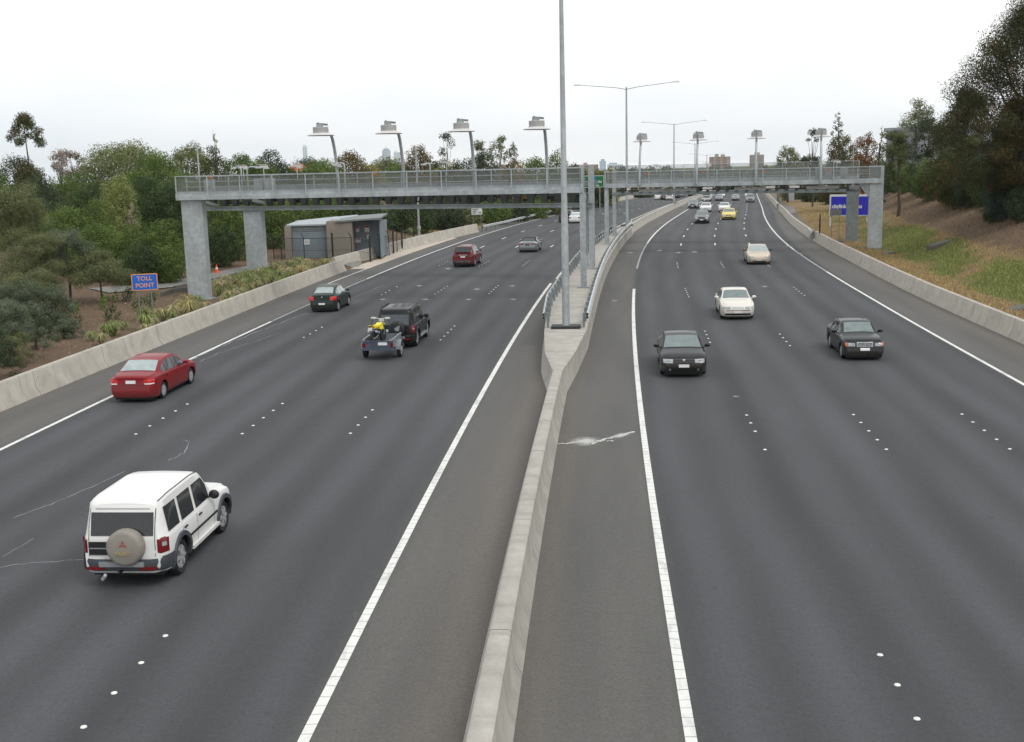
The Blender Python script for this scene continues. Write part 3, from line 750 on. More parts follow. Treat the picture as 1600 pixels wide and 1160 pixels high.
cu = at(1332, 380, 108.8).x - qL.x + 1.05
column(g4, cu, 1.1, .9, .25, 5.5, M_GALVD, 'column', 1.0, .3)
MB().box((cu - .38, .3, 5.78), (.34, .5, .6)).box((cu + .38, .3, 5.78), (.34, .5, .6)).build('bearing', M_DARK, g4)
MB().box((cu, .5, .2), (2.4, 1.8, .3)).build('footing', M_CONC2, g4)
# far third frame past the toll point
fL = off(238, 14.9 + 1.2); f5 = thing('camera_gantry', 'dark lattice camera frame on grey posts beside the far right shoulder', 'camera frame', (fL.x, fL.y, fL.z), -.2)
MB().bar((0, 0, 0), (0, 0, 8.6), .55, .5).build('post', M_GALVD, f5); MB().box((2.6, 0, 1.6), (1.1, 1.0, 3.3)).build('cabinet', M_GALV, f5)
mb = MB()
for k in range(4): mb.box((1.7, 0, 6.0 + k * .75), (3.2, .6, .12))
for x in (.5, 1.7, 3.0): mb.box((x, 0, 7.1), (.15, .5, 2.4))
mb.build('lattice', M_DARK, f5)
# ================================================================ POLES
def light_pole(Y, d, label, ztop=16.3, arm=5.2, base=.9):
    b = off(Y, d, base); s = math.atan(slope(Y))
    t = thing('street_lamp', label, 'street lamp', b, -s, 'tall twin arm lamps along the median')
    h = ztop - base - .0
    MB().tube([(0, 0, 0), (0, 0, 5.2), (0, 0, 5.25), (0, 0, h)], [.175, .155, .14, .085], 12).box((0, 0, .03), (.6, .6, .06)).build('pole', M_POLE, t, smooth=50)
    for sd in (-1, 1):
        a = MB().tube([(0, 0, h - .25), (sd * 1.2, 0, h - .02), (sd * arm, 0, h + .38)], [.045, .038, .03], 8).build('arm', M_POLE, t, smooth=50)
        mb = MB(); mb.box((sd * (arm + .3), 0, h + .40), (.85, .3, .14), 0, .75); mb.build('lamp_head', M_SILV2, a)
    MB().box((0, 0, .06), (1.35, .8, .12)).build('base_plate', M_DARK, t)
light_pole(52.4, -3.15, 'nearest tall steel lamp pole on the median, its top above the picture', 17.0)
light_pole(131.8, -3.2, 'twin arm lamp pole on the median behind the right gantry\'s left end')
light_pole(212, -3.1, 'second twin arm lamp pole counted along the far median', 15.1, base=.85)
light_pole(294, -3.1, 'third twin arm lamp pole, faint in the distance over the median', 13.8, base=.85)
light_pole(376, -3.1, 'fourth tiny twin arm lamp pole far along the median', 12.4, base=.85)
light_pole(458, -3.1, 'farthest tiny twin arm lamp pole along the median', 11.0, base=.85)
def mast(px, Y, ybase, ytop, label, r=.13):
    b = at(px, ybase, Y); top = at(px, ytop, Y); gz = terrain(b.x, b.y)
    t = thing('camera_mast', label, 'mast', (b.x, b.y, gz)); h = top.z - gz
    MB().tube([(0, 0, 0), (0, 0, 1.3), (0, 0, 1.31), (0, 0, h)], [r * 1.25, r * 1.25, r, r * .7], 10).lathe([(r * 1.7, .9), (r * 1.7, 1.25)], n=10).build('pole', M_POLE, t, smooth=50)
    MB().box((.12, 0, h - .1), (.4, .16, .14)).box((0, 0, h + .03), (.2, .2, .06)).build('camera', M_SILV2, t)
mast(655, 130, 372, 231, 'thin steel mast behind the left barrier wall near the shed')
mast(1331, 122, 330, 224, 'thin bare mast above the right end of the right gantry', .06)
# ================================================================ SIGNS
M_SBLUE = plain('sign_blue', srgb('#1762c6', .9), .45, .05, 3); M_SORG = plain('sign_orange', srgb('#e09a4e', .95), .5, .06, 5)
M_SGRN = plain('sign_green', srgb('#0c6a3c', .9), .45, .06, 3); M_SWHT = plain('sign_white', srgb('#d8dcd8', .9), .5, .05, 3)
M_BBLUE = plain('billboard_blue', srgb('#2626b8', .9), .5, .06, 1.5); M_SGREY = plain('sign_back', srgb('#77797a', .8), .6, .1, 2)
M_INK = plain('black_ink', srgb('#1a1a1a'), .6, .1, 3)
def roundrect(w, h, r, n=5):
    p = []
    for cx, cy, a0 in ((w / 2 - r, h / 2 - r, 0), (-w / 2 + r, h / 2 - r, 1), (-w / 2 + r, -h / 2 + r, 2), (w / 2 - r, -h / 2 + r, 3)):
        for k in range(n): a = math.pi / 2 * (a0 + k / (n - 1)); p.append((cx + r * math.cos(a), cy + r * math.sin(a)))
    return p
def plate(w, h, r, y0, y1, zc, mb=None, xc=0):
    mb = mb or MB(); p = roundrect(w, h, r); n = len(p)
    vs = [(xc + x, y0, zc + z) for x, z in p] + [(xc + x, y1, zc + z) for x, z in p]
    return mb.add(vs, [tuple(range(n)), tuple(range(2 * n - 1, n - 1, -1))] + [(i, n + i, n + (i + 1) % n, (i + 1) % n) for i in range(n)])
a = at(207, 442, 62.2); b = at(245, 442, 62.6); gz = terrain((a.x + b.x) / 2, 62.4); sw = math.hypot(b.x - a.x, b.y - a.y)
t = thing('toll_sign', 'blue toll point sign with orange border on two thin posts', 'road sign', ((a.x + b.x) / 2, 62.4, gz), math.atan2(b.y - a.y, b.x - a.x))
zc = a.z - gz; hh = .90
plate(1.36, hh, .07, 0, .03, zc).build('sign_panel', M_SORG, t)
plate(1.27, hh - .09, .05, -.006, .0, zc).build('sign_face', M_SBLUE, t)
text('lettering', 'TOLL', .33, M_SORG, t, (0, -.009, zc + .185), bold=.004); text('lettering', 'POINT', .33, M_SORG, t, (0, -.009, zc - .185), bold=.004)
for x in (-.36, .30): MB().tube([(x, .07, -.2), (x, .07, zc + hh / 2 - .05)], .035, 8).build('post', M_GALVD, t)
# green direction sign beyond the left gantry
a = at(926, 284, 150); t = thing('direction_sign', 'green direction sign with white border and lettering ending in Rd', 'road sign', (a.x, 150, zr(150)), -.1)
zc = a.z - zr(150); W_, H_ = 2.9, 1.5
plate(W_, H_, .12, 0, .05, zc).build('sign_panel', M_SWHT, t); plate(W_ - .12, H_ - .12, .09, -.012, 0, zc).build('sign_face', M_SGRN, t)
text('lettering', 'ick Rd', .40, M_SWHT, t, (W_ / 2 - .28, -.018, zc - .05), align='RIGHT', bold=.012)
text('lettering', '1 km', .30, M_SWHT, t, (W_ / 2 - .62, -.018, zc - .5), align='RIGHT', bold=.01)
plate(.5, .42, .06, -.018, -.012, zc + .42, xc=.22).build('route_shield', M_SBLUE, t)
for x in (-1.0, .9): MB().bar((x, .12, -.1), (x, .12, zc + .7), .16, .16).build('post', M_GALVD, t)
# blue billboard on the right bank
a = at(1296, 325, 131); b = at(1360, 325, 129); zt = at(1297, 304.5, 131).z; zb = at(1297, 337.5, 131).z; Wd = math.hypot(b.x - a.x, b.y - a.y); gz = terrain(a.x, 131)
t = thing('billboard', 'blue billboard with white lettering behind the gantry columns', 'billboard', (a.x, a.y, 0), math.atan2(b.y - a.y, b.x - a.x)); zc = (zt + zb) / 2; hb = zt - zb
MB().box((Wd / 2, .15, zc), (Wd, .3, hb)).build('board', M_SWHT, t)
MB().box((Wd / 2 + .03, -.012, zc - .06), (Wd - .3, .02, hb - .32)).build('panel_face', M_BBLUE, t)
text('lettering', 'citylink.com.au', .60, M_SWHT, t, (.28, -.028, zc - .13), align='LEFT', bold=.022, sx=.92)
for x in (.14, Wd - .3): MB().box((x, .2, (gz - .5 + zb) / 2), (.24, .24, zb - gz + .5)).build('post', M_SILV2, t)
a = at(1306, 332, 114); gz = terrain(a.x, 114)
t = thing('road_sign', 'grey back of a small sign on two thin posts before the billboard', 'road sign', (a.x, 114, gz), .05)
MB().box((0, 0, a.z - gz), (1.15, .04, .64)).build('sign_panel', M_SGREY, t)
for x in (-.38, .38): MB().tube([(x, .05, -.2), (x, .05, a.z - gz + .3)], .035, 6).build('post', M_GALVD, t)
a = at(1281, 350, 112); gz = terrain(a.x, 112); tag(MB().tube([(a.x, 112, gz - .2), (a.x, 112, at(1281, 336, 112).z)], .07, 6).build('marker_post', M_DARK), 'dark lone post on the grass left of the billboard', 'post')
a = at(745, 330.5, 149); gz = terrain(a.x, 149)
t = thing('road_sign', 'small white notice sign with an arrow below the left gantry beam', 'road sign', (a.x, 149, gz), -.05); zc = a.z - gz
plate(1.36, .84, .05, 0, .03, zc).build('sign_panel', M_SWHT, t)
mb = MB(); mb.box((-.2, -.005, zc + .22), (.7, .008, .09)).box((-.3, -.005, zc + .02), (.5, .008, .09)).box((-.32, -.005, zc - .2), (.44, .008, .09)).bar((.2, -.005, zc + .0), (.45, -.005, zc - .22), .09, .01)
mb.add([(.5, -.006, zc - .28), (.26, -.006, zc - .24), (.48, -.006, zc - .04)], [(0, 1, 2)]).build('lettering', M_INK, t)
for x in (-.5, .5): MB().tube([(x, .05, -.3), (x, .05, zc + .4)], .03, 6).build('post', M_GALVD, t)
# ================================================================ SUBSTATION SHED
M_DOOR = plain('door_blue_grey', srgb('#808c94', .86), .55, .08, 1.2); M_BEIGE = plain('beige_render', srgb('#989085', .72), .85, .14, .8)
M_ROOF = plain('pale_roof', srgb('#b4bdc1', .72), .5, .08, 1); M_LINT = plain('lintel_green_grey', srgb('#7e8684', .75), .6, .1, 1)
a = at(447, 408, 104.5); b = at(598, 404, 104.5); gz = terrain(a.x + 4, 104.5) - .1; Ws = b.x - a.x
t = thing('substation_shed', 'beige and blue grey equipment shed behind the left barrier wall', 'shed', (a.x, 104.5, gz)); S_ = Ws / 151.0
def X_(px): return (px - 447) * S_
H0 = at(447, 345, 104.5).z - gz - .25
MB().box((X_(452), 3.0, H0 / 2 - .15), (X_(457), 6.0, H0 - .3)).build('wall', M_BEIGE, t)
MB().box(((X_(457) + X_(514)) / 2, 3.2, H0 / 2 - .1), (X_(514) - X_(457), 5.6, H0 - .2)).build('wall', M_LINT, t)
MB().box(((X_(457) + X_(514)) / 2, .37, (H0 - .75) / 2), (X_(514) - X_(457) - .06, .06, H0 - .75)).build('roller_door', M_DOOR, t)
mb = MB()
for k in range(14): mb.box(((X_(457) + X_(514)) / 2, .335, .12 + k * .2), (X_(514) - X_(457) - .1, .012, .016))
mb.box(((X_(457) + X_(514)) / 2, .32, H0 - .74), (X_(514) - X_(457) - .08, .05, .05)).build('door_rib', M_LINT, t)
MB().box((X_(533), 2.9, H0 / 2 + .05), (X_(553) - X_(513), 6.2, H0 + .1)).build('wall', M_BEIGE, t)
MB().box((X_(575), 3.6, H0 / 2 - .05), (X_(597) - X_(553), 3.6, H0 - .1)).build('wall', M_DOOR, t)
MB().box((X_(567), 1.76, 1.15), (1.5, .07, 2.3)).box((X_(585), 1.77, 1.15), (.9, .07, 2.3)).build('door', M_DOOR, t)
MB().box((X_(596), 1.0, H0 / 2), (.14, 1.8, H0)).build('side_fin', M_DOOR, t)
mb = MB(); mb.add([(X_(528), -.35, H0 - .02), (X_(598), -.35, H0 + .18), (X_(598), 5.6, H0 + .30), (X_(528), 5.6, H0 + .1), (X_(528), -.35, H0 + .12), (X_(598), -.35, H0 + .34), (X_(598), 5.6, H0 + .46), (X_(528), 5.6, H0 + .26)],
    [(3, 2, 1, 0), (4, 5, 6, 7), (0, 1, 5, 4), (1, 2, 6, 5), (2, 3, 7, 6), (3, 0, 4, 7)]).build('canopy', M_LINT, t)
for x0, x1, y0, z0, z1 in ((449, 516, .25, H0 - .16, H0 + .26), (517, 549, 2.0, H0 + .14, H0 + .36)):
    mb = MB(); mb.add([(X_(x0), y0, z0), (X_(x1), y0, z0 + .02), (X_(x1), 6.2, z1), (X_(x0), 6.2, z0 + .1), (X_(x0), y0, z0 - .12), (X_(x1), y0, z0 - .12), (X_(x1), 6.2, z0 - .12), (X_(x0), 6.2, z0 - .12)],
        [(0, 1, 2, 3), (7, 6, 5, 4), (4, 5, 1, 0), (5, 6, 2, 1), (6, 7, 3, 2), (7, 4, 0, 3)]).build('roof', M_ROOF, t)
M_SRED = plain('notice_red', srgb('#b8323a', .9), .5, .06, 4)
for px, zz, w_, h_, y_ in ((480, 1.55, .52, .46, .30), (557, 1.5, .5, .42, 1.70), (557, 2.5, .3, .5, 1.70), (572, 2.55, .42, .6, 1.70), (573, 1.9, .16, .6, 1.70)):
    p = MB().box((X_(px), y_, zz), (w_, .02, h_)).build('notice', M_WHITE, t)
    if px > 500: MB().box((X_(px), y_ - .013, zz + h_ * .3), (w_ * .86, .008, h_ * .3)).build('notice_band', M_SRED, p)
    else: MB().box((X_(px), y_ - .013, zz + .08), (w_ * .7, .006, .05)).box((X_(px), y_ - .013, zz - .06), (w_ * .7, .006, .05)).build('notice_band', M_SGREY, p)
# chain link fence round the shed
def fence(pts, label, h, tall=(), arm=True):
    p0 = Vector(pts[0]); t = thing('chain_link_fence', label, 'fence', (p0.x, p0.y, terrain(p0.x, p0.y)))
    M = bpy.data.materials.get('fence_mesh')
    if M is None:
        M, tt, b = newmat('fence_mesh'); b.inputs['Base Color'].default_value = (.03, .03, .03, 1)
        tr = tt.nodes.new('ShaderNodeBsdfTransparent'); m = tt.nodes.new('ShaderNodeMixShader'); m.inputs[0].default_value = .16
        tt.links.new(tr.outputs[0], m.inputs[1]); tt.links.new(b.outputs[0], m.inputs[2]); tt.links.new(m.outputs[0], tt.nodes['Material Output'].inputs[0])
    top = []
    for i, p in enumerate(pts):
        z = terrain(p[0], p[1]); r = .085 if i in tall else .04; hh = h + (.35 if i in tall else 0)
        mb = MB().tube([(p[0], p[1], z - .2), (p[0], p[1], z + hh)], r, 6)
        if arm and i not in tall: mb.tube([(p[0], p[1], z + hh), (p[0] - .22, p[1] - .1, z + hh + .35)], .035, 5)
        mb.build('post', M_BLACK, t, world=True); top.append((p[0], p[1], z + h - .1))
    mb = MB(); sc = MB()
    for a, b in zip(top, top[1:]):
        mb.tube([a, b], .022, 5); mb.tube([(a[0], a[1], a[2] - h * .52), (b[0], b[1], b[2] - h * .52)], .012, 4)
        sc.add([(a[0], a[1], a[2] - h + .15), (b[0], b[1], b[2] - h + .15), b, a], [(0, 1, 2, 3)])
    mb.build('rail', M_BLACK, t, world=True); sc.build('wire_netting', M, t, world=True, fix=False)
def gx(px, Y): return (at(px, 300, Y).x, Y)
fence([gx(422, 104), gx(434, 103), gx(470, 102), gx(515, 101.6), gx(545, 101.6), gx(574, 102), gx(590, 105), gx(604, 109)], 'black chain link fence with wire in front of the shed', 2.05, (3, 5))
fence([gx(604, 109.5), gx(611, 111), gx(617, 112.5), gx(625, 114.5), gx(630, 116.5), gx(644, 120)], 'black fence posts on the slope right of the shed', 1.9, (1, 3, 5), False)
# paths on the left
M_PATH = plain('gravel_path', srgb('#8b8985', .72), .9, .2, 3, bmp=.4)
def ground_ribbon(name, pts, w, mat, label, lift=.02):
    mb = MB(); P = []
    pts = [Vector(p) for p in pts]; dense = []
    for a, b in zip(pts, pts[1:]): dense += [a + (b - a) * k / 6 for k in range(6)]
    dense.append(pts[-1])
    for i, p in enumerate(dense):
        d = (dense[min(i + 1, len(dense) - 1)] - dense[max(i - 1, 0)]).normalized(); n = Vector((-d.y, d.x))
        P.append([(q.x, q.y, terrain(q.x, q.y) + lift) for q in [p + n * w * k for k in (.5, .25, 0, -.25, -.5)]])
    tag(mb.quadgrid(P).build(name, mat), label, None, None, 'structure')
ground_ribbon('path', [gx(560, 99), gx(500, 98.5), gx(430, 98), gx(380, 93), gx(320, 87), gx(250, 83), gx(140, 80)], 4.2, M_PATH, 'grey gravel service path behind the left gantry columns', .07)
_k = [gx(262, 80.6), gx(300, 83.5), gx(330, 86), gx(370, 90.5)]
mb = MB()
for p, q in zip(_k, _k[1:]): mb.bar((p[0], p[1], terrain(*p) + .08), (q[0], q[1], terrain(*q) + .08), .22, .22)
tag(mb.build('kerb', M_CONC2), 'pale concrete kerb along the service path', None, None, 'structure')
mb = MB(); q = [gx(240, 75.6), gx(255, 77.8), gx(288, 78.6), gx(289, 74.5), gx(284, 72.5)]
for a, b in zip(q, q[1:]): mb.bar((a[0], a[1], terrain(*a) + .1), (b[0], b[1], terrain(*b) + .1), .16, .4)
tag(mb.build('drain_edging', M_CONC2), 'low concrete drain edging beside the front gantry column', 'drain')
# traffic cone
p = onground(339, 428, terrain); t = thing('traffic_cone', 'orange traffic cone on the ground between the gantry columns', 'traffic cone', (p.x, p.y, terrain(p.x, p.y)))
M_CONE = plain('cone_orange', srgb('#f0501e', .95), .5, .06, 4)
MB().lathe([(.17, .04), (.03, .72), (.02, .74)], n=14).build('cone_body', M_CONE, t, smooth=40); MB().box((0, 0, .02), (.4, .4, .04)).build('base', M_CONE, t); MB().lathe([(.112, .36), (.085, .5)], n=14).build('band', M_WHITE, t, smooth=40)
# concrete pit lids and small cabinets on the right bank
def slab(x0, x1, y, Yd, h, lab, mat=M_CONC2):
    Yd = onground((x0 + x1) / 2, y, terrain).y
    a = at(x0, y, Yd); b = at(x1, y, Yd); gz = terrain((a.x + b.x) / 2, Yd)
    mb = MB(); mb.box((0, 0, .02), (b.x - a.x, 1.3, h + .2), 0, .97).box((0, 0, h / 2 + .13), ((b.x - a.x) * .8, .9, .05))
    o = mb.build('pit_cover', mat); o.location = ((a.x + b.x) / 2, Yd, gz + h / 2 - .26); o.rotation_euler = (0, math.radians(-13), .05); tag(o, lab, 'pit cover')
slab(1452, 1492, 383, 77.5, .3, 'grey concrete pit cover above the bright green grass'); slab(1560, 1606, 484, 57, .16, 'pale flat pit cover near the wall at the right edge'); slab(1379, 1396, 397, 98, .25, 'pale concrete block beside the front right gantry column')
p = onground(1235, 334, terrain); t = thing('service_cabinet', 'small grey white cabinet on the grass beside the far right wall', 'cabinet', (p.x, p.y, p.z)); MB().box((0, 0, .45), (1.25, .7, .9)).build('body', M_SILV2, t); MB().box((0, 0, .92), (1.35, .8, .06)).build('lid', M_ROOF, t)
# ================================================================ NOISE WALLS AND BUILDINGS
def noise_wall(name, lab, Y0, Y1, d, h0, mat, bay=4.0, cap=None):
    o = off(Y0, d); t = thing(name, lab, 'noise wall', o)
    n = int((Y1 - Y0) / bay)
    for i in range(n):
        a = off(Y0 + (Y1 - Y0) * i / n, d, -.3); b = off(Y0 + (Y1 - Y0) * (i + 1) / n, d, -.3)
        h = h0 if not callable(h0) else h0(Y0 + (Y1 - Y0) * (i + .5) / n)
        m = (a + b) / 2; MB().box((m.x, m.y, m.z + h / 2), ((b - a).length - .1, .14, h), math.atan2(b.y - a.y, b.x - a.x)).build('panel', mat, t, world=True)
        MB().bar(a, a + Vector((0, 0, h + .15)), .2, .24).build('post', M_DARK, t, world=True)
M_NW = plain('noise_wall_slate', srgb('#3f434d', .75), .7, .12, .5); M_NWP = plain('noise_wall_pale', srgb('#a5a59f', .75), .8, .12, .6)
noise_wall('noise_wall', 'dark slate noise wall beyond the left carriageway', 248, 330, -24.5, 6.2, M_NW, 5.5)
noise_wall('noise_wall', 'pale precast noise wall left of the dark slate one', 218, 246, -26.5, 6.0, M_NWP, 4.5)
noise_wall('noise_wall', 'grey noise wall beyond the lawn past the right gantry', 262, 420, 30, 4.2, M_NWP, 6.5)
def block(name, lab, px0, px1, ytop, ybase, Y, depth, mat, cat, win=None, extras=(), group=None):
    a = at(px0, ybase, Y); b = at(px1, ybase, Y); zt = at((px0 + px1) / 2, ytop, Y).z; zb = min(a.z, -12) if Y > 300 else a.z
    t = thing(name, lab, cat, (a.x, Y, zb), 0, group); W_ = b.x - a.x; H_ = zt - zb
    MB().box((W_ / 2, depth / 2, H_ / 2), (W_, depth, H_)).build('wall', mat, t)
    if win:
        nx, nz, m = win; vis = at((px0 + px1) / 2, ytop, Y).z - at((px0 + px1) / 2, ybase, Y).z
        for j in range(nz):
            mb = MB(); z = H_ - vis * (j + .6) / nz
            for i in range(nx): mb.box((W_ * (i + .5) / nx, -.05, z), (W_ / nx * .55, .12, vis / nz * .5))
            mb.build('window', m, t)
    for (u0, u1, dz, m) in extras:
        MB().box((W_ * (u0 + u1) / 2, depth / 2, H_ + dz / 2), (W_ * (u1 - u0), depth * .5, dz)).build('roof_structure', m, t)
    return t
M_APT = plain('apartment_pink', srgb('#b59a90', .8), .8, .08, .05); M_APG = plain('apartment_grey', srgb('#a9a29b', .8), .8, .08, .05); M_WIN = plain('far_window', srgb('#60666c', .8), .3, .2, .1)
M_TOW = plain('hazed_tower_glass', srgb('#a6b8c8', .9), .35, .15, .02); M_TOWW = plain('hazed_tower_pale', srgb('#cfd9e0', .95), .5, .1, .02)  # pale blue of distance haze mixed into the tower colours
t = block('apartment_block', 'pinkish apartment block on the horizon with two roof stacks', 1112.5, 1141, 245, 266, 1000, 14, M_APG, 'building', (9, 6, M_WIN), ((.27, .40, 2.2, M_APG), (.6, .75, 1.8, M_APG)))
W_ = (at(1141, 262, 1000) - at(1112.5, 262, 1000)).x; Hh = at(1127, 245, 1000).z + 12
for u in (.14, .5, .86): MB().box((W_ * u, -.25, Hh / 2), (W_ * .17, .5, Hh)).build('balcony_bay', M_APT, t)
block('apartment_block', 'grey apartment tower on the horizon behind the saucer lamp', 1175.5, 1193.5, 242, 262, 1000, 12, M_APG, 'building', (6, 6, M_WIN), ((.35, .7, 2.0, M_APG),))
block('city_tower', 'slim pale city tower above the trees left of the saucer lamps', 474, 480, 230, 256, 3400, 14, M_TOWW, 'tower', (2, 9, M_TOW), ((.1, .9, 6, M_TOWW),))
block('city_tower', 'glass city tower coloured haze blue, left one of the distant pair', 598, 610, 235, 262, 3400, 24, M_TOW, 'tower', (4, 10, M_TOWW), ((.15, .85, 5, M_TOW), (.48, .52, 14, M_TOWW)))
block('city_tower', 'pale blue city tower, right one of the distant pair', 616, 626, 238, 264, 3400, 20, M_TOWW, 'tower', (4, 9, M_TOW), ((.1, .5, 4, M_TOWW),))
block('office_tower', 'small blue office tower above the hedge behind the green sign', 938, 947, 252, 266, 1500, 12, M_TOW, 'tower', (4, 5, M_TOWW), ((.2, .8, 2.5, M_TOW),))
block('low_building', 'low pinkish building on the horizon left of the blue office tower', 898, 935, 257.5, 268, 900, 12, M_APT, 'building', (10, 2, M_WIN), ((.4, .55, 1.5, M_APG),))
block('low_building', 'low pale building on the horizon right of the blue office tower', 951, 974, 257, 268, 900, 12, M_TOWW, 'building', (7, 2, M_WIN), ((.1, .6, 1.2, M_TOW),))
M_SHEDW = plain('warehouse_white', srgb('#b9bcc2', .85), .7, .05, .4)
a = at(1384, 250, 170); b = at(1620, 230, 150); t = thing('warehouse', 'large white panelled warehouse glimpsed behind the right bank trees', 'building', (a.x, a.y, terrain(a.x, a.y) - 1), math.atan2(b.y - a.y, b.x - a.x)); Ww = math.hypot(b.x - a.x, b.y - a.y)
zt = at(1384, 206, 170).z - t.location.z
MB().box((Ww / 2, 6, zt / 2), (Ww, 12, zt)).build('wall', M_SHEDW, t); MB().box((Ww / 2, 6, zt + .25), (Ww + .6, 12.6, .5)).build('roof', M_ROOF, t)
mb = MB()
for i in range(1, 9): mb.box((Ww * i / 9, -.015, zt / 2), (.06, .05, zt - .1))
for k in range(1, 5): mb.box((Ww / 2, -.015, zt * k / 5), (Ww - .1, .04, .05))
mb.build('panel_joint', M_LINT, t)
# orange roofed house far left
M_TILE = plain('terracotta', srgb('#b8674a', .85), .8, .15, .6)
a = at(446, 275, 260); b = at(478, 275, 260); t = thing('brick_house', 'house with an orange tiled roof among the left trees', 'house', (a.x, 260, 0)); Wd = b.x - a.x; ze = at(460, 268, 260).z; zr_ = at(460, 257, 260).z
MB().box((Wd / 2, 4, ze / 2), (Wd - .6, 7, ze)).build('wall', M_BEIGE, t); MB().box((Wd * .3, .46, ze - .9), (1.1, .08, 1.0)).box((Wd * .7, .46, ze - .9), (1.1, .08, 1.0)).build('window', M_WIN, t)
MB().add([(0, 0, ze), (Wd, 0, ze), (Wd, 8, ze), (0, 8, ze), (Wd * .3, 4, zr_), (Wd * .7, 4, zr_)], [(0, 1, 5, 4), (1, 2, 5), (2, 3, 4, 5), (3, 0, 4), (3, 2, 1, 0)]).build('roof', M_TILE, t)
# ================================================================ VEHICLES (x from the rear bumper at 0 to the front bumper at L; y left positive)
def lin(tab):
    xs = np.array([p[0] for p in tab], float); ys = np.array([p[1] for p in tab], float)
    return lambda x: float(np.interp(x, xs, ys))
def smooth_lin(tab, k=.07):
    f = lin(tab); ks = np.linspace(-k, k, 7)
    x0, x1 = tab[0][0], tab[-1][0]
    return lambda x: sum(f(min(max(x + d, x0), x1)) for d in ks) / 7
class Body:
    def __init__(s, sp):
        s.sp = sp; s.Ln = sp['L']; s.hw = sp['W'] / 2
        s.top = smooth_lin(sp['top']); s.belt = smooth_lin(sp['belt'], .15); s.yt = smooth_lin(sp['yt'], .1)
        s.zb0 = sp.get('clear', .2); s.er = sp.get('er', .26); s.fr = sp.get('fr', .30)
        s.foff = lin(sp.get('foff', [(.2, -.08), (.38, 0), (.55, 0), (.75, -.10), (1.0, -.2)]))
        s.roff = lin(sp.get('roff', [(.2, -.08), (.38, 0), (.58, 0), (.72, -.07), (1.1, -.10)]))
        s.plan = sp.get('plan', (.60, .20))
    def W(s, x):
        reach, amt = s.plan
        u = min(x / reach, 1.0); v = min((s.Ln - x) / (reach * 1.15), 1.0)
        return s.hw * (1 - amt * (1 - u) ** 2.4) * (1 - amt * 1.15 * (1 - v) ** 2.4)
    def sec(s, x):
        w = s.W(x); zs = s.belt(x); zt = max(s.top(x), zs + .025); y = s.yt(x) * w; zb = s.zb0 + .06 * max(0, 1 - x / .5) + .05 * max(0, 1 - (s.Ln - x) / .5)
        wb = w * .955; cr = s.sp.get('crown', .025); zk = zt - min(.05, (zt - zs) * .5)
        rr = lambda t: (wb + (y - wb) * t, zs + (zk - zs) * t)
        return [(0, zb), (w * .80, zb), (w * .93, zb + .03), (w * .985, zb + .16), (w, zb + (zs - zb) * .45), (w, zb + (zs - zb) * .70), (w * .988, zs - .07), (w * .975, zs - .03), (wb, zs), rr(.33), rr(.66), rr(1.0),
                (y * .955, zt - .012 if zt - zs > .1 else zt - .005), (y * .80, zt + cr * .36), (y * .4, zt + cr * .84), (0, zt + cr)]
    def deform(s, x, z):
        L_ = s.Ln
        if x > L_ / 2: return x + s.foff(z) * max(0, 1 - (L_ - x) / .42) ** 1.3
        return x - s.roff(z) * max(0, 1 - x / .42) ** 1.3
    def y_at(s, x, z):
        p = s.sec(x)[1:12]; return float(np.interp(z, [q[1] for q in p], [q[0] for q in p]))
    def ztop(s, x, y):
        p = s.sec(x); p = p[11:]; return float(np.interp(-abs(y), [-q[0] for q in p], [q[1] for q in p]))
    def end_x(s, front, y, z):
        L_ = s.Ln
        for k in range(0, 20):
            d = k * .012; x = L_ - d if front else d
            if s.ztop(x, min(abs(y), s.sec(x)[11][0])) >= z - .005 and (s.y_at(x, z) >= abs(y) - .002): break
        return s.deform(x, z)
    def mesh(s):
        xs = sorted(set([round(v, 3) for v in list(np.linspace(0, .5, 11)) + list(np.linspace(.5, s.Ln - .5, 56)) + list(np.linspace(s.Ln - .5, s.Ln, 11))]))
        mb = MB(); n = 0; rings = []
        for x in xs:
            p = s.sec(x); rg = []
            for y, z in p: rg.append((s.deform(x, z), y, z))
            full = rg + [(q[0], -q[1], q[2]) for q in rg[-2:0:-1]]
            rings.append(full)
        m = len(rings[0]); vs = [q for r in rings for q in r]; fs = []
        for i in range(len(rings) - 1):
            for j in range(m): fs.append((i * m + j, i * m + (j + 1) % m, (i + 1) * m + (j + 1) % m, (i + 1) * m + j))
        h = len(s.sec(0))
        for base in (0, (len(rings) - 1) * m):
            R = lambda i: base + i
            Lf = lambda i: base + (m - i) % m
            fs.append((R(0), R(1), Lf(1)))
            for i in range(1, h - 2): fs.append((R(i), R(i + 1), Lf(i + 1), Lf(i)))
            fs.append((R(h - 2), R(h - 1), Lf(h - 2)))
        return mb.add(vs, fs)
def side_panel(b, x0, x1, zlo, zhi, side, o=.012, n=14, nz=5):
    P = []
    for i in range(n + 1):
        x = x0 + (x1 - x0) * i / n; a, c = zlo(x), zhi(x)
        if c < a + .012: c = a + .012
        P.append([(b.deform(x, a + (c - a) * j / nz), side * (b.y_at(x, a + (c - a) * j / nz) + o), a + (c - a) * j / nz) for j in range(nz + 1)])
    return P
def top_panel(b, x0, x1, k0, k1, o=.012, n=8, m=10, mg=.06):
    P = []
    for i in range(n + 1):
        x = x0 + (x1 - x0) * i / n; yt = b.sec(x)[11][0] - mg
        row = []
        for j in range(m + 1):
            y = yt * (2 * j / m - 1); z = b.ztop(x, y)
            sl = (b.ztop(x + .02, y) - b.ztop(x - .02, y)) / .04; nn = math.hypot(sl, 1)
            row.append((x - sl / nn * o, y, z + o / nn))
        P.append(row)
    return P
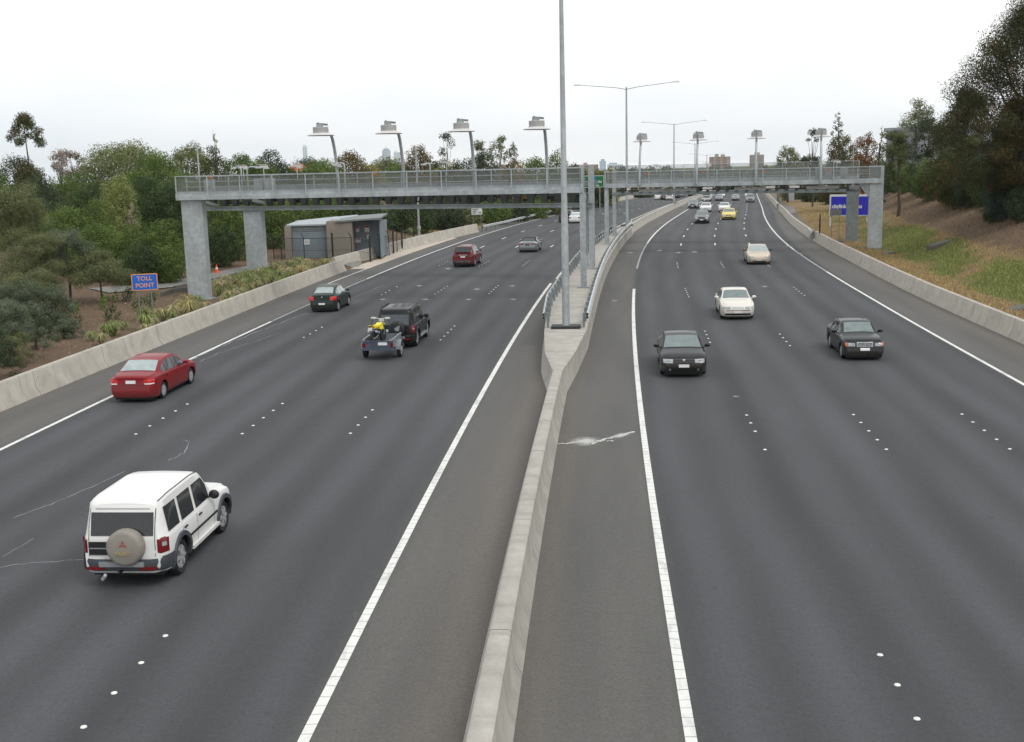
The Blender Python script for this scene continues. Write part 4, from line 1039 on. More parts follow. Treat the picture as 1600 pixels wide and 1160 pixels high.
def end_panel(b, front, y0, y1, z0, z1, o=.012, n=8, m=4, shear=0.0):
    P = []; sg = 1 if front else -1
    for j in range(m + 1):
        row = []
        for i in range(n + 1):
            y = y0 + (y1 - y0) * i / n; z = z0 + (z1 - z0) * j / m + shear * (i / n)
            row.append((b.end_x(front, y, z) + sg * o, y * (1 + o * .5), z))
        P.append(row)
    return P
def bool_arches(o, sp):
    c = MB(); r = sp['r'] + .065; hw = sp['W'] / 2
    for x in (sp['ro'], sp['L'] - sp['fo']):
        for sd in (1, -1): c.lathe([(r, hw - .33), (r, hw + .3)] if sd > 0 else [(r, -hw - .3), (r, -hw + .33)], (x, 0, sp['r'] + .02), axis='y', n=28)
    c.v = [(q[0] - sp['L'] / 2, q[1], q[2]) for q in c.v]; co = c.build('cutter', M_BLACK, o.parent)
    md = o.modifiers.new('arch', 'BOOLEAN'); md.operation = 'DIFFERENCE'; md.object = co; md.solver = 'EXACT'
    try: md.material_mode = 'TRANSFER'
    except Exception: pass
    dg = bpy.context.evaluated_depsgraph_get(); me = bpy.data.meshes.new_from_object(o.evaluated_get(dg))
    o.modifiers.clear(); old = o.data; o.data = me; bpy.data.meshes.remove(old); cm = co.data; bpy.data.objects.remove(co); bpy.data.meshes.remove(cm)
    me.name = 'body'
    me.polygons.foreach_set('use_smooth', [True] * len(me.polygons)); me.set_sharp_from_angle(angle=math.radians(32))
WHEELS = {}
def wheel(root, x, y, r, tw, rim, nsp):
    key = (r, tw, rim.name, nsp)
    if key not in WHEELS:
        h = tw / 2; ri = r * .66
        ty = MB().lathe([(ri, -h * .8), (r * .90, -h), (r * .985, -h * .7), (r, -h * .4), (r, h * .4), (r * .985, h * .7), (r * .90, h), (ri, h * .8), (ri * .97, h * .3)], axis='y', n=30)
        rm = MB().lathe([(ri, -h * .7), (ri * .99, h * .80), (ri * .90, h * .85), (ri * .86, h * .3), (.03, h * .25)], axis='y', n=30)
        for k in range(nsp):
            a = 2 * math.pi * k / nsp; ca, sa = math.cos(a), math.sin(a)
            rm.bar((.04 * ca, h * .68, .04 * sa), (ri * .88 * ca, h * .66, ri * .88 * sa), .055 if nsp > 6 else .085, .05)
        rm.lathe([(.075, h * .5), (.07, h * .78), (.02, h * .8)], axis='y', n=14)
        WHEELS[key] = (ty, rm)
    ty, rm = WHEELS[key]
    w_ = ty.build('wheel', M_RUB, root, smooth=40); w_.location = (x, y, r)
    if y < 0: w_.rotation_euler = (0, 0, math.pi)
    rm.build('rim', [rim], w_, smooth=40)
def mirror(root, b, x, mat):
    zs = b.belt(x)
    for sd in (1, -1):
        y = b.W(x) * .97; mb = MB().ellip((x - .02, sd * (y + .15), zs + .10), (.07, .12, .075), 10, 6); mb.bar((x + .03, sd * (y - .03), zs + .02), (x, sd * (y + .1), zs + .07), .06, .04)
        mb.build('mirror', mat, root, smooth=50)
def make_car(name, label, cat, sp, mat, pos, heading, group=None, glass=None, wmir=None):
    """pos: ground centre of the car; heading: angle of its nose."""
    L_ = sp['L']
    t = thing(name, label, cat, pos, heading, group)
    b = Body(sp); hw = sp['W'] / 2; gl = glass or M_GL; wg = sp.get('wscreen', M_GLW)
    def put(mb, nm, m, **k):
        mb.v = [(p[0] - L_ / 2, p[1], p[2]) for p in mb.v]; return mb.build(nm, m, t, **k)
    body = put(b.mesh(), 'body', mat)
    xr0, xr1, xf1, xf0 = sp['gh']
    if 'roofmat' in sp:
        body.data.materials.append(sp['roofmat'])
        for p in body.data.polygons:
            c = p.center; x = c.x + L_ / 2
            if xr0 - .02 < x < xf0 + .02 and c.z > b.belt(x) + .0: p.material_index = 1
    bool_arches(body, sp)
    # glass
    G = lambda nm, P, m: put(MB().quadgrid(P), nm, m, smooth=40)
    G('windscreen', top_panel(b, xf1 + .05, xf0 - .05, 0, 0, mg=.075), wg)
    if sp.get('rear_window', 'top') == 'top': G('rear_window', top_panel(b, xr0 + .05, xr1 - .04, 0, 0, mg=.085), sp.get('rscreen', gl))
    elif sp['rear_window'] != 'none': y_, z0, z1 = sp['rear_window']; G('rear_window', end_panel(b, False, -y_, y_, z0, z1, .014, 12, 6), sp.get('rscreen', gl))
    zlo = lambda x: b.belt(x) + .035
    zhi = lambda x: min(b.sec(x)[11][1] - sp.get('pillar', .045), sp.get('wtop', 9))
    for sd in (1, -1):
        for x0, x1 in sp['wins']: G('side_window', side_panel(b, x0, x1, zlo, zhi, sd, .010), gl)
    # seams, handles, sill strips
    mb = MB()
    for sd in (1, -1):
        for x in sp['seams']: mb.quadgrid(side_panel(b, x, x + .014, lambda q: b.zb0 + .14, lambda q: b.belt(q) - .0, sd, .004, 1, 8))
        mb.quadgrid(side_panel(b, sp['ro'] + sp['r'] + .1, L_ - sp['fo'] - sp['r'] - .1, lambda q: b.zb0 + .0, lambda q: b.zb0 + .07, sd, .012, 12, 2))
        if sp.get('strip'): mb.quadgrid(side_panel(b, sp['ro'] + sp['r'] + .12, L_ - sp['fo'] - sp['r'] - .12, lambda q: sp['strip'], lambda q: sp['strip'] + .06, sd, .012, 12, 1))
    body.data.materials.append(M_BLACK); mi_ = len(body.data.materials) - 1
    bm = bmesh.new(); bm.from_mesh(body.data); vv = [bm.verts.new((q[0] - L_ / 2, q[1], q[2])) for q in mb.v]
    for f in mb.f:
        fc = bm.faces.new([vv[i] for i in f]); fc.material_index = mi_
    bm.to_mesh(body.data); bm.free()
    mb = MB()
    for sd in (1, -1):
        for x in sp['handles']: z = b.belt(x) - .13; mb.box((x, sd * (b.y_at(x, z) + .015), z), (.17, .03, .03))
    put(mb, 'door_handle', M_BLACK if sp.get('dark_handles') else mat)
    mirror_t = MB()
    xm = xf0 - .42
    for sd in (1, -1):
        zs = b.belt(xm); y = b.W(xm) * .95
        mb = MB().ellip((xm, sd * (y + .15), zs + .11), (.075, .125, sp.get('mir', .075)), 10, 6).bar((xm + .04, sd * (y - .03), zs + .03), (xm, sd * (y + .1), zs + .08), .06, .04)
        put(mb, 'mirror', wmir or mat, smooth=50)
    # lights, plates, grille
    for kind, front, y0, y1, z0, z1, m in sp['ends']:
        for sd in ((1, -1) if y0 != -y1 and kind != 'number_plate' else (1,)):
            G(kind, end_panel(b, front, sd * y0, sd * y1, z0, z1, .013 if kind != 'number_plate' else .02, 8, 4), m)
    for x in (sp['ro'], L_ - sp['fo']):
        for sd in (1, -1): wheel(t, x - L_ / 2, sd * (hw - sp['tw'] / 2 - .02), sp['r'], sp['tw'], sp.get('rim', M_RIM), sp.get('nsp', 7))
    if sp.get('roof_rails'):
        for sd in (1, -1):
            pts = [(x, sd * (b.sec(x)[11][0] - .05), b.ztop(x, b.sec(x)[11][0] - .05) + .05) for x in np.linspace(xr1 + .1, xf1 - .1, 8)]
            put(MB().tube(pts, .02, 6), 'roof_rail', M_BLACK)
    put(MB().box((L_ * .5, 0, sp.get('clear', .2) + .01), (L_ * .9, sp['W'] * .80, .12)), 'underbody', M_BLACK)  # black slab set low and wide to block light beneath the car
    put(MB().box((L_ * .5, 0, (b.zb0 + b.belt(L_ * .5)) / 2 + .05), (.02, .02, .02)), 'underbody_bolt', M_BLACK) if False else None
    return t, b, put
M_FOG = M_LAMP
def sedan(L=4.8, W=1.8, H=1.45, **k):
    q = H / 1.45
    sp = dict(L=L, W=W, r=.315, tw=.21, ro=1.02, fo=.93, clear=.155,
              top=[(0, .93), (.06, .97 * q), (.55, 1.03 * q), (.72, 1.04 * q), (1.38, 1.37 * q), (1.85, 1.44 * q), (2.5, 1.45 * q), (2.78, 1.40 * q), (3.50, 1.00 * q), (4.2, .93), (4.62, .85), (L, .72)],
              belt=[(0, .90), (.7, .96 * q), (2.0, .94 * q), (3.4, .93), (4.3, .84), (L, .66)],
              yt=[(0, .82), (.6, .86), (.75, .86), (1.4, .74), (2.75, .74), (3.5, .89), (4.4, .86), (L, .78)],
              gh=(.72, 1.42, 2.74, 3.50), wins=[(1.06, 1.42), (1.46, 2.18), (2.24, 3.14)], seams=[1.30, 2.21, 3.28], handles=[1.45, 2.36], nsp=7,
              ends=[('headlight', True, .42, .80, .60, .74, M_LAMP), ('grille', True, -.36, .36, .60, .70, M_BLACK), ('air_intake', True, -.62, .62, .28, .42, M_BLACK), ('number_plate', True, -.20, .20, .45, .56, M_WHITE),
                    ('tail_light', False, .50, .84, .70, .88, M_RED), ('number_plate', False, -.19, .19, .70, .82, M_WHITE)])
    sp.update(k); return sp
def nose(px, py, dlat=0.0, fw=True, L=4.7):
    """ground centre of a car whose near end touches the road at pixel (px, py)"""
    p = onground(px, py, road_h); s = math.atan(slope(p.y)); d = Vector((math.sin(s), math.cos(s), 0)); n = Vector((math.cos(s), -math.sin(s), 0))
    c = p + d * (L / 2 - .78) + n * dlat; c.z = zr(c.y) + .004
    return c, math.pi / 2 - s
GA = 'vehicles driving away on the left carriageway'; GT = 'vehicles coming towards the viewer on the right carriageway'
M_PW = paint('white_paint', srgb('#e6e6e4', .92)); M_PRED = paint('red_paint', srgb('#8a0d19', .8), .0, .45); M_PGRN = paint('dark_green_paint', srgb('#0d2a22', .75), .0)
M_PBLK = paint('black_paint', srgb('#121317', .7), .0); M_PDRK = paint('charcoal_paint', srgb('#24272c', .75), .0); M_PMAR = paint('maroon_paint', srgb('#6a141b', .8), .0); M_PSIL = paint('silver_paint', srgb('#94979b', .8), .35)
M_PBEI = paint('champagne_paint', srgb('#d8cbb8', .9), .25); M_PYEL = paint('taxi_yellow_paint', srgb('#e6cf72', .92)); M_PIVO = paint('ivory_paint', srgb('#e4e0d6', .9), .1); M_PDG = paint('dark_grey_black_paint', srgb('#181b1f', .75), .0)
M_CLAD = plain('grey_cladding', srgb('#4c5057', .75), .55, .1, 3); M_SOFT = plain('soft_top', srgb('#202124', .8), .9, .1, 6)
M_SPARE = plain('spare_cover', srgb('#99938a', .8), .6, .14, 2.5); M_RSKY = glassmat('painted_sky_glass', (.22, .26, .26, 1), .08); M_RS2 = glassmat('blue_grey_glass', (.035, .042, .05, 1), .08)  # sky glass: reflected sky painted in as a pale base colour
M_WSC = glassmat('windscreen_painted_sky', (.11, .135, .135, 1), .07)  # base colour lightened to stand in for sky reflection and bright interior
# --- white four-wheel drive with a spare wheel on its back
SUV = dict(L=4.55, W=1.86, r=.385, tw=.26, ro=.92, fo=.82, clear=.27, er=.2, plan=(.46, .15), crown=.03, pillar=.07, wtop=1.66,
           top=[(0, 1.74), (.2, 1.80), (.7, 1.85), (2.2, 1.85), (2.62, 1.80), (3.22, 1.20), (3.5, 1.16), (4.2, 1.08), (4.4, 1.0), (4.55, .88)],
           belt=[(0, 1.10), (1.5, 1.09), (3.2, 1.10), (4.2, 1.0), (4.55, .80)],
           yt=[(0, .80), (.5, .83), (2.6, .82), (3.2, .86), (4.2, .84), (4.55, .76)], gh=(.0, .1, 2.56, 3.22),
           roff=[(.3, -.06), (.45, .02), (.62, .02), (.75, -.03), (1.05, -.04), (1.8, -.24)], foff=[(.3, -.06), (.5, 0), (.7, 0), (.95, -.08), (1.1, -.12)],
           rear_window=(.66, 1.13, 1.60), wins=[(.34, .98), (1.12, 1.86), (2.0, 2.86)], seams=[1.92, 1.05, 3.02], handles=[1.22, 2.12], dark_handles=True, mir=.11, nsp=6, strip=.66,
           ends=[('tail_light', False, .74, .92, .76, 1.06, M_RED), ('number_plate', False, .30, .66, .80, .93, M_WHITE), ('headlight', True, .50, .84, .72, .92, M_LAMP), ('grille', True, -.42, .42, .72, .92, M_BLACK), ('number_plate', True, -.2, .2, .46, .58, M_WHITE)])
def suv_extras(t, b, put, sp, clad, spare, emblem):
    L_ = sp['L']; hw = sp['W'] / 2; r = sp['r']
    # flares, bumpers and steps
    for x, sg in ((sp['ro'], 1), (L_ - sp['fo'], 1)):
        for sd in (1, -1):
            P = []
            for k in range(19):
                a = math.radians(-12 + 204 * k / 18); ra, rb = r + .055, r + .16
                row = []
                for rr, oo in ((ra, -.02), (ra, .045), (rb * .9 + ra * .1, .05), (rb, .005)):
                    xx, zz = x + rr * math.cos(a), r + .02 + rr * math.sin(a)
                    zz = max(zz, sp['clear'] + .02); row.append((xx, sd * (max(b.y_at(min(max(xx, .05), L_ - .05), zz), hw * .93) + oo), zz))
                P.append(row)
            put(MB().quadgrid(P), 'wheel_arch_flare', clad, smooth=50)
    P = [[(b.deform(x, z) - (.05 if x < .03 else 0), y, z) for x, y, z in row] for row in [[(0, -hw * .9 + hw * 1.8 * i / 12, z) for i in range(13)] for z in (.40, .44, .60, .66)]]
    for row in P:
        for i, p in enumerate(row):
            k = abs(i - 6) / 6; row[i] = (p[0] + .10 * max(0, k - .7) / .3, p[1] * 1.03, p[2])
    mb = MB().quadgrid(P); 
    for sd in (1, -1): mb.quadgrid(side_panel(b, .02, sp['ro'] - r - .1, lambda q: .38, lambda q: .70, sd, .03, 6, 3))
    bp = put(mb, 'rear_bumper', clad, smooth=40)
    put(MB().box((-.085, 0, .56), (.06, .95, .10)), 'bumper_step', M_SILV)
    for sd in (1, -1):
        put(MB().box((-.075, sd * .56, .47), (.03, .36, .06)), 'reflector', M_RED)
        put(MB().quadgrid(side_panel(b, .03, .17, lambda q: .76, lambda q: 1.08, sd, .014, 3, 5)), 'tail_light', M_RED)
        put(MB().quadgrid(side_panel(b, .04, .16, lambda q: .90, lambda q: .99, sd, .018, 3, 2)), 'indicator', M_LAMP)
        put(MB().box((L_ / 2 + .05, sd * (hw - .02), .40), (1.75, .16, .07)), 'side_step', M_SILV if clad is not M_CLAD else mat_of(t))
    for sd in (1, -1):
        pts = [(x, sd * (b.sec(x)[12][0] + .0), b.sec(x)[12][1] + .012) for x in np.linspace(.3, 2.55, 12)]
        put(MB().tube(pts, .011, 5), 'roof_gutter', M_DARK if clad is M_CLAD else M_BLACK)
    mb = MB()
    for y in (-.70, .70): mb.quadgrid(end_panel(b, False, y, y + .014, .70, 1.66, .006, 1, 8))
    mb.quadgrid(end_panel(b, False, -.70, .70, 1.66, 1.672, .006, 10, 1)); put(mb, 'tailgate_seam', M_DARK)
    # spare wheel
    s = MB(); c = (-.16, -.12 * spare[1], .93); a = spare[0]
    prof = [(.37, -.16), (.385, -.10), (.385, .06), (.36, .10), (.30, .12), (.02, .135)]
    vs = MB().lathe([(q[0], q[1]) for q in prof], n=32)
    vs.v = [(c[0] + .06 - p[2], c[1] + p[0], c[2] + p[1]) for p in vs.v]
    sw_ = put(vs, 'spare_wheel_cover', a, smooth=40)
    emblem(put, c)
    put(MB().tube([(-.10, .35, .34), (-.16, .36, .30), (-.24, .36, .30)], .04, 8), 'exhaust', M_SILV)
    put(MB().tube([(.1, .02, .42), (-.12, .02, .40), (-.2, .02, .44)], .03, 6).ellip((-.2, .02, .48), (.03, .03, .03), 8, 6), 'tow_bar', M_BLACK)
def mat_of(t): return [c for c in t.children if c.name.startswith('body')][0].data.materials[0]
c_, h_ = nose(219, 900, 0, L=SUV['L'])
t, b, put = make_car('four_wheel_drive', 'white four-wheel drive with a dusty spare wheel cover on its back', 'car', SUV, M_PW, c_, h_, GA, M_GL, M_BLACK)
M_EMB = plain('faded_red', srgb('#a2564a', .85), .6, .1, 8); M_LET = plain('faded_letter', srgb('#b4a47c', .8), .6, .1, 8)
def emb_a(put, c):
    x = c[0] - .077
    for a in (90, 210, 330):
        q = math.radians(a); u = Vector((math.cos(q), math.sin(q))); v = Vector((-u.y, u.x)); y0, z0 = c[1], c[2] + .10
        pts = [(0, 0), (.045, .03), (.09, 0), (.045, -.03)]
        vs = [(x, y0 - (u.x * p + v.x * w_), z0 + (u.y * p + v.y * w_)) for p, w_ in pts]
        put(MB().add([(p[0] + .004, p[1], p[2]) for p in vs] + vs, [(0, 1, 2, 3), (7, 6, 5, 4), (0, 4, 5, 1), (1, 5, 6, 2), (2, 6, 7, 3), (3, 7, 4, 0)]), 'emblem', M_EMB)
suv_extras(t, b, put, SUV, M_CLAD, (M_SPARE, 1), emb_a)
text('lettering', 'PAJERO', .10, M_LET, t, (-SUV['L'] / 2 - .16 - .082, -.12, .84), (math.pi / 2, 0, -math.pi / 2), .003, bold=.004)
mb = MB()
for z in (.955, .80): mb.box((-.005, .50, z), (.03, .40, .12))
put(mb, 'plate_recess', M_BLACK)
# --- black four-wheel drive towing a trailer
SUV2 = dict(SUV); SUV2.update(rscreen=M_RS2, roof_rails=True, strip=None)
c_, h_ = nose(623, 542, .0, L=SUV['L'])
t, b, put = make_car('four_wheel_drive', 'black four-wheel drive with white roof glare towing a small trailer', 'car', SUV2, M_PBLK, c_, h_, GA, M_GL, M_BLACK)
def emb_b(put, c):
    x = c[0] - .078
    put(MB().add([(x, c[1] + .10, c[2] + .08), (x, c[1] - .18, c[2] + .22), (x, c[1] - .12, c[2] - .05), (x, c[1] + .02, c[2] - .06)], [(0, 1, 2, 3)]), 'cover_panel', M_SILV)
suv_extras(t, b, put, SUV2, M_PBLK, (M_BLACK, 1), emb_b)
# --- box trailer and the dirt bike on it
p = onground(598, 559, road_h); s = math.atan(slope(p.y)); hd = math.pi / 2 - s
t = thing('box_trailer', 'small grey box trailer with red lights carrying a dirt bike', 'trailer', (p.x + math.sin(s) * .15, p.y + math.cos(s) * .15, .004), hd)
M_TRL = plain('trailer_grey', srgb('#4e5768', .8), .55, .15, 2); M_TRG = galv('trailer_galv', srgb('#8c949c', .75))
MB().box((0, 0, .56), (2.1, 1.24, .06)).box((0, .63, .72), (2.1, .04, .36)).box((0, -.63, .72), (2.1, .04, .36)).box((1.05, 0, .72), (.04, 1.3, .36)).build('tray', M_TRG, t)
MB().box((-1.06, 0, .71), (.05, 1.36, .36)).box((-1.08, 0, .87), (.06, 1.42, .05)).box((-1.07, 0, .50), (.08, 1.5, .08)).build('tailgate', M_TRL, t)
for sd in (1, -1):
    P = [[(-.05 + .42 * math.cos(math.radians(a)), sd * (.66 + w_), .40 + .40 * math.sin(math.radians(a))) for w_ in (0, .24)] for a in range(0, 181, 15)]
    MB().quadgrid(P).build('mudguard', M_TRG, t, smooth=40)
    wheel(t, -.05, sd * .78, .31, .18, M_RIM, 5)
    MB().box((-1.10, sd * .63, .70), (.04, .14, .18)).build('tail_light', M_RED, t)
    MB().bar((-1.0, sd * .645, .93), (1.0, sd * .645, .93), .06, .06).build('side_rail', M_SILV, t)
MB().box((-1.095, -.22, .76), (.02, .40, .13)).build('number_plate', M_WHITE, t)
MB().bar((1.0, .35, .50), (2.2, 0, .48), .07, .09).bar((1.0, -.35, .50), (2.2, 0, .48), .07, .09).build('drawbar', M_TRG, t)
MB().box((.2, -.38, .64), (1.1, .38, .10)).build('ramp_board', M_BEIGE, t)
M_BY = plain('bike_yellow', srgb('#f0dc1e', .95), .4, .05, 8); M_BW = plain('bike_white', srgb('#dedede', .85), .5, .05, 8)
bk = thing('dirt_bike', 'yellow dirt bike standing tied upright on the trailer', 'motorcycle', (t.location.x + .22 * -math.cos(s), t.location.y + .22 * math.sin(s), .595), hd - .12)
for x, r in ((-.62, .33), (.74, .36)):
    MB().lathe([(r - .07, -.035), (r - .02, -.055), (r, -.03), (r, .03), (r - .02, .055), (r - .07, .035)], (x, 0, r), axis='y', n=26).build('wheel', M_RUB, bk, smooth=40)
    mb = MB().lathe([(.06, -.05), (.06, .05)], (x, 0, r), axis='y', n=10)
    for k in range(10): a = 2 * math.pi * k / 10; mb.bar((x, 0, r), (x + (r - .06) * math.cos(a), 0, r + (r - .06) * math.sin(a)), .012, .012)
    mb.build('spokes', M_SILV, bk)
mb = MB()
for sd in (1, -1): mb.tube([(.74, sd * .09, .36), (.50, sd * .09, .98)], .026, 8); mb.tube([(-.62, sd * .08, .33), (-.05, sd * .07, .42), (.30, sd * .07, .40), (.45, sd * .03, .85), (-.1, sd * .07, .72), (-.55, sd * .07, .82)], .02, 6)
mb.build('frame', M_SILV, bk, smooth=50)
MB().box((.08, 0, .50), (.34, .20, .34)).lathe([(.09, -.16), (.09, .16)], (.12, 0, .46), axis='y', n=14).build('engine', M_BLACK, bk)
mb = MB().add([(.36, .13, .92), (.36, -.13, .92), (-.02, .10, .84), (-.02, -.10, .84), (.40, .16, .62), (.40, -.16, .62), (.05, .09, .66), (.05, -.09, .66)], [(0, 2, 3, 1), (0, 4, 6, 2), (1, 3, 7, 5), (4, 5, 7, 6), (0, 1, 5, 4), (2, 6, 7, 3)])
mb.box((-.30, 0, .84), (.62, .20, .10), 0, .8).build('seat_and_tank', M_BY, bk)
mb = MB().add([(-.35, .11, .88), (-.35, -.11, .88), (-.98, .08, .98), (-.98, -.08, .98), (-.35, .12, .80), (-.35, -.12, .80), (-.98, .06, .95), (-.98, -.06, .95)], [(0, 1, 3, 2), (4, 6, 7, 5), (0, 2, 6, 4), (1, 5, 7, 3), (2, 3, 7, 6)]).build('rear_mudguard', M_BY, bk)
MB().box((-.93, 0, .93), (.06, .14, .06)).build('tail_light', M_RED, bk); MB().box((-.97, 0, .80), (.02, .18, .13)).build('number_plate', M_WHITE, bk)
MB().add([(.45, .06, .80), (.45, -.06, .80), (1.05, .05, .78), (1.05, -.05, .78)], [(0, 1, 3, 2)]).build('front_mudguard', M_BY, bk)
mb = MB().tube([(.44, -.42, 1.10), (.50, -.2, 1.10), (.52, 0, 1.03), (.50, .2, 1.10), (.44, .42, 1.10)], .016, 8).box((.62, 0, .95), (.03, .22, .24)); mb.build('handlebar', M_BW, bk, smooth=50)
for sd in (1, -1): MB().box((.50, sd * .34, 1.10), (.10, .20, .07)).build('hand_guard', M_BW, bk); MB().bar((-.25, sd * .16, .55), (-.70, sd * .18, .68), .08, .09).build('exhaust' if sd < 0 else 'side_panel', M_SILV if sd < 0 else M_BW, bk)
for sd in (1, -1): MB().tube([(.45, sd * .36, 1.08), (.7, sd * .62, .28)], .012, 5).build('tie_strap', M_DARK, bk)
# --- cars going away
M_RED2 = plain('bright_red_lens', srgb('#c81a1c', .95), .18, .1, 5, coat=.8)
sp = sedan(4.82, 1.80, 1.48, rscreen=M_RSKY, nsp=8, ends=[('headlight', True, .42, .80, .60, .74, M_LAMP), ('tail_light', False, .50, .86, .76, .90, M_RED2), ('reversing_lamp', False, .52, .84, .715, .755, M_WHITE), ('number_plate', False, -.19, .19, .74, .86, M_WHITE), ('boot_seam', False, -.5, .5, .685, .70, M_BLACK), ('bumper_seam', False, -.84, .84, .595, .605, M_BLACK)])
c_, h_ = nose(219, 625, 0, L=4.82)
make_car('sedan', 'red sedan beside the left edge line, its rear window painted with pale sky', 'car', sp, M_PRED, c_, h_, GA, M_RS2)
sp = sedan(4.15, 1.66, 1.48, rscreen=M_RSKY, r=.29, ro=.80, fo=.82, top=[(0, .95), (.05, 1.0), (.30, 1.05), (.42, 1.06), (1.02, 1.38), (1.5, 1.48), (2.1, 1.48), (2.35, 1.43), (2.98, 1.04), (3.6, .92), (3.95, .80), (4.15, .66)],
    belt=[(0, .92), (.4, .98), (3.0, .95), (3.8, .80), (4.15, .60)], yt=[(0, .82), (.4, .83), (1.0, .70), (2.35, .68), (3.0, .83), (4.15, .72)], gh=(.40, 1.06, 2.32, 2.98), wins=[(.70, 1.02), (1.06, 1.72), (1.78, 2.62)], seams=[1.0, 1.75, 2.72], handles=[1.1, 1.9],
    ends=[('tail_light', False, .48, .84, .72, .94, M_RED2), ('boot_seam', False, -.84, .84, .64, .655, M_BLACK), ('badge', False, -.04, .04, .88, .94, M_SILV), ('number_plate', False, -.19, .19, .46, .57, M_WHITE), ('headlight', True, .4, .74, .60, .76, M_LAMP)])
c_, h_ = nose(509, 486.5, 0, L=4.15)
make_car('sedan', 'small dark green sedan with bright red tail lights near the left wall', 'car', sp, M_PGRN, c_, h_, GA, M_RSKY)
CSUV = dict(L=4.55, W=1.84, r=.35, tw=.24, ro=.90, fo=.90, clear=.20, plan=(.45, .14), pillar=.06, crown=.03,
    top=[(0, 1.10), (.12, 1.16), (.55, 1.62), (.9, 1.68), (2.3, 1.70), (2.65, 1.64), (3.35, 1.14), (4.1, 1.02), (4.4, .9), (4.55, .75)], belt=[(0, 1.05), (1.5, 1.06), (3.3, 1.04), (4.2, .92), (4.55, .70)],
    yt=[(0, .86), (.5, .76), (2.6, .72), (3.3, .85), (4.55, .75)], gh=(.10, .58, 2.6, 3.35), wins=[(.55, 1.0), (1.06, 1.85), (1.92, 2.95)], seams=[1.02, 1.88, 3.1], handles=[1.2, 2.05],
    ends=[('tail_light', False, .52, .84, .86, 1.06, M_RED), ('number_plate', False, -.19, .19, .80, .91, M_WHITE), ('badge_bar', False, -.35, .35, .97, 1.03, M_SILV), ('rear_bumper', False, -.80, .80, .34, .55, M_CLAD), ('bumper_plate', False, -.55, .55, .42, .50, M_SILV), ('headlight', True, .5, .82, .72, .92, M_LAMP), ('grille', True, -.4, .4, .6, .8, M_BLACK)], roof_rails=True)
c_, h_ = nose(726, 417, 0, L=4.55)
make_car('crossover', 'maroon crossover with roof rails left of the silver convertible', 'car', CSUV, M_PMAR, c_, h_, GA, M_GL)
sp = sedan(4.25, 1.76, 1.32, roofmat=M_SOFT, rscreen=M_RS2, wins=[(1.25, 2.5)], seams=[1.3, 2.7], handles=[1.5], top=[(0, .90), (.05, .93), (.7, .99), (.95, 1.0), (1.30, 1.24), (1.6, 1.30), (1.95, 1.30), (2.15, 1.26), (2.80, .96), (3.6, .86), (4.0, .76), (4.25, .62)],
    belt=[(0, .86), (1.0, .91), (2.8, .90), (3.8, .76), (4.25, .56)], yt=[(0, .78), (.9, .82), (1.3, .66), (2.15, .66), (2.8, .82), (4.25, .70)], gh=(.93, 1.34, 2.12, 2.80), ro=.86, fo=.86,
    ends=[('tail_light', False, .36, .76, .70, .82, M_RED), ('number_plate', False, -.22, .22, .66, .78, M_BLACK), ('headlight', True, .4, .74, .58, .72, M_LAMP)])
c_, h_ = nose(826, 394, 0, L=4.25)
make_car('convertible', 'silver convertible with a raised black soft top', 'car', sp, M_PSIL, c_, h_, GA, M_GL)
CS2 = dict(CSUV)
c_, h_ = nose(884, 348, 0, L=4.55); make_car('crossover', 'dark red crossover half hidden behind the nearest lamp pole', 'car', CS2, M_PBLK, c_, h_, GA, M_GL)
c_, h_ = nose(899, 349, 0, L=4.6); make_car('sedan', 'white sedan between the lamp pole and the gantry post', 'car', sedan(4.6, 1.76, 1.42, rscreen=M_RSKY), M_PW, c_, h_, GA, M_GL)
for nm, lab, sp, m, px, py in (('sedan', 'far white sedan with red tail lights below the light bar', sedan(rscreen=M_RSKY), M_PW, 1028, 312.5), ('sedan', 'far black sedan right behind the far white one', sedan(), M_PBLK, 1037.5, 312.8),
    ('crossover', 'far white wagon passing the far lamp pole', CSUV, M_PW, 1046, 313.5), ('sedan', 'far dark sedan ahead of the white wagon', sedan(), M_PDRK, 1057, 310), ('sedan', 'far pale sedan beyond the dark one', sedan(), M_PSIL, 1064.5, 308), ('crossover', 'farthest dark crossover on the left carriageway', CSUV, M_PBLK, 1080, 307)):
    c_, h_ = nose(px, py, 0); make_car(nm, lab, 'car', sp, m, c_, h_, GA, M_GL)
# --- cars coming towards the viewer
def toward(nm, lab, cat, sp, m, px, py, yaw=0.0, **k):
    c, h = nose(px, py, 0, L=sp['L']); return make_car(nm, lab, cat, sp, m, c, h + math.pi + yaw, GT, **k)
sp = sedan(4.88, 1.84, 1.45, ro=1.1, fo=.95, wscreen=M_WSC, nsp=5, top=[(0, .98), (.06, 1.02), (.6, 1.06), (.80, 1.06), (1.42, 1.37), (1.9, 1.44), (2.5, 1.45), (2.85, 1.39), (3.62, .98), (4.3, .88), (4.7, .76), (4.88, .66)],
    ends=[('headlight', True, .42, .80, .60, .735, M_LAMP), ('grille', True, -.38, .38, .60, .70, M_BLACK), ('air_intake', True, -.70, .70, .24, .40, M_BLACK), ('number_plate', True, -.20, .20, .43, .55, M_WHITE), ('fog_lamp', True, .50, .58, .30, .38, M_LAMP), ('emblem', True, -.05, .05, .66, .74, M_SILV), ('tail_light', False, .5, .84, .7, .9, M_RED)],
    gh=(.80, 1.46, 2.80, 3.62), wins=[(1.10, 1.46), (1.5, 2.25), (2.31, 3.25)], seams=[1.3, 2.28, 3.4])
toward('sedan', 'black sedan nearest the viewer on the right carriageway', 'car', sp, M_PBLK, 1067, 586, glass=M_RS2)
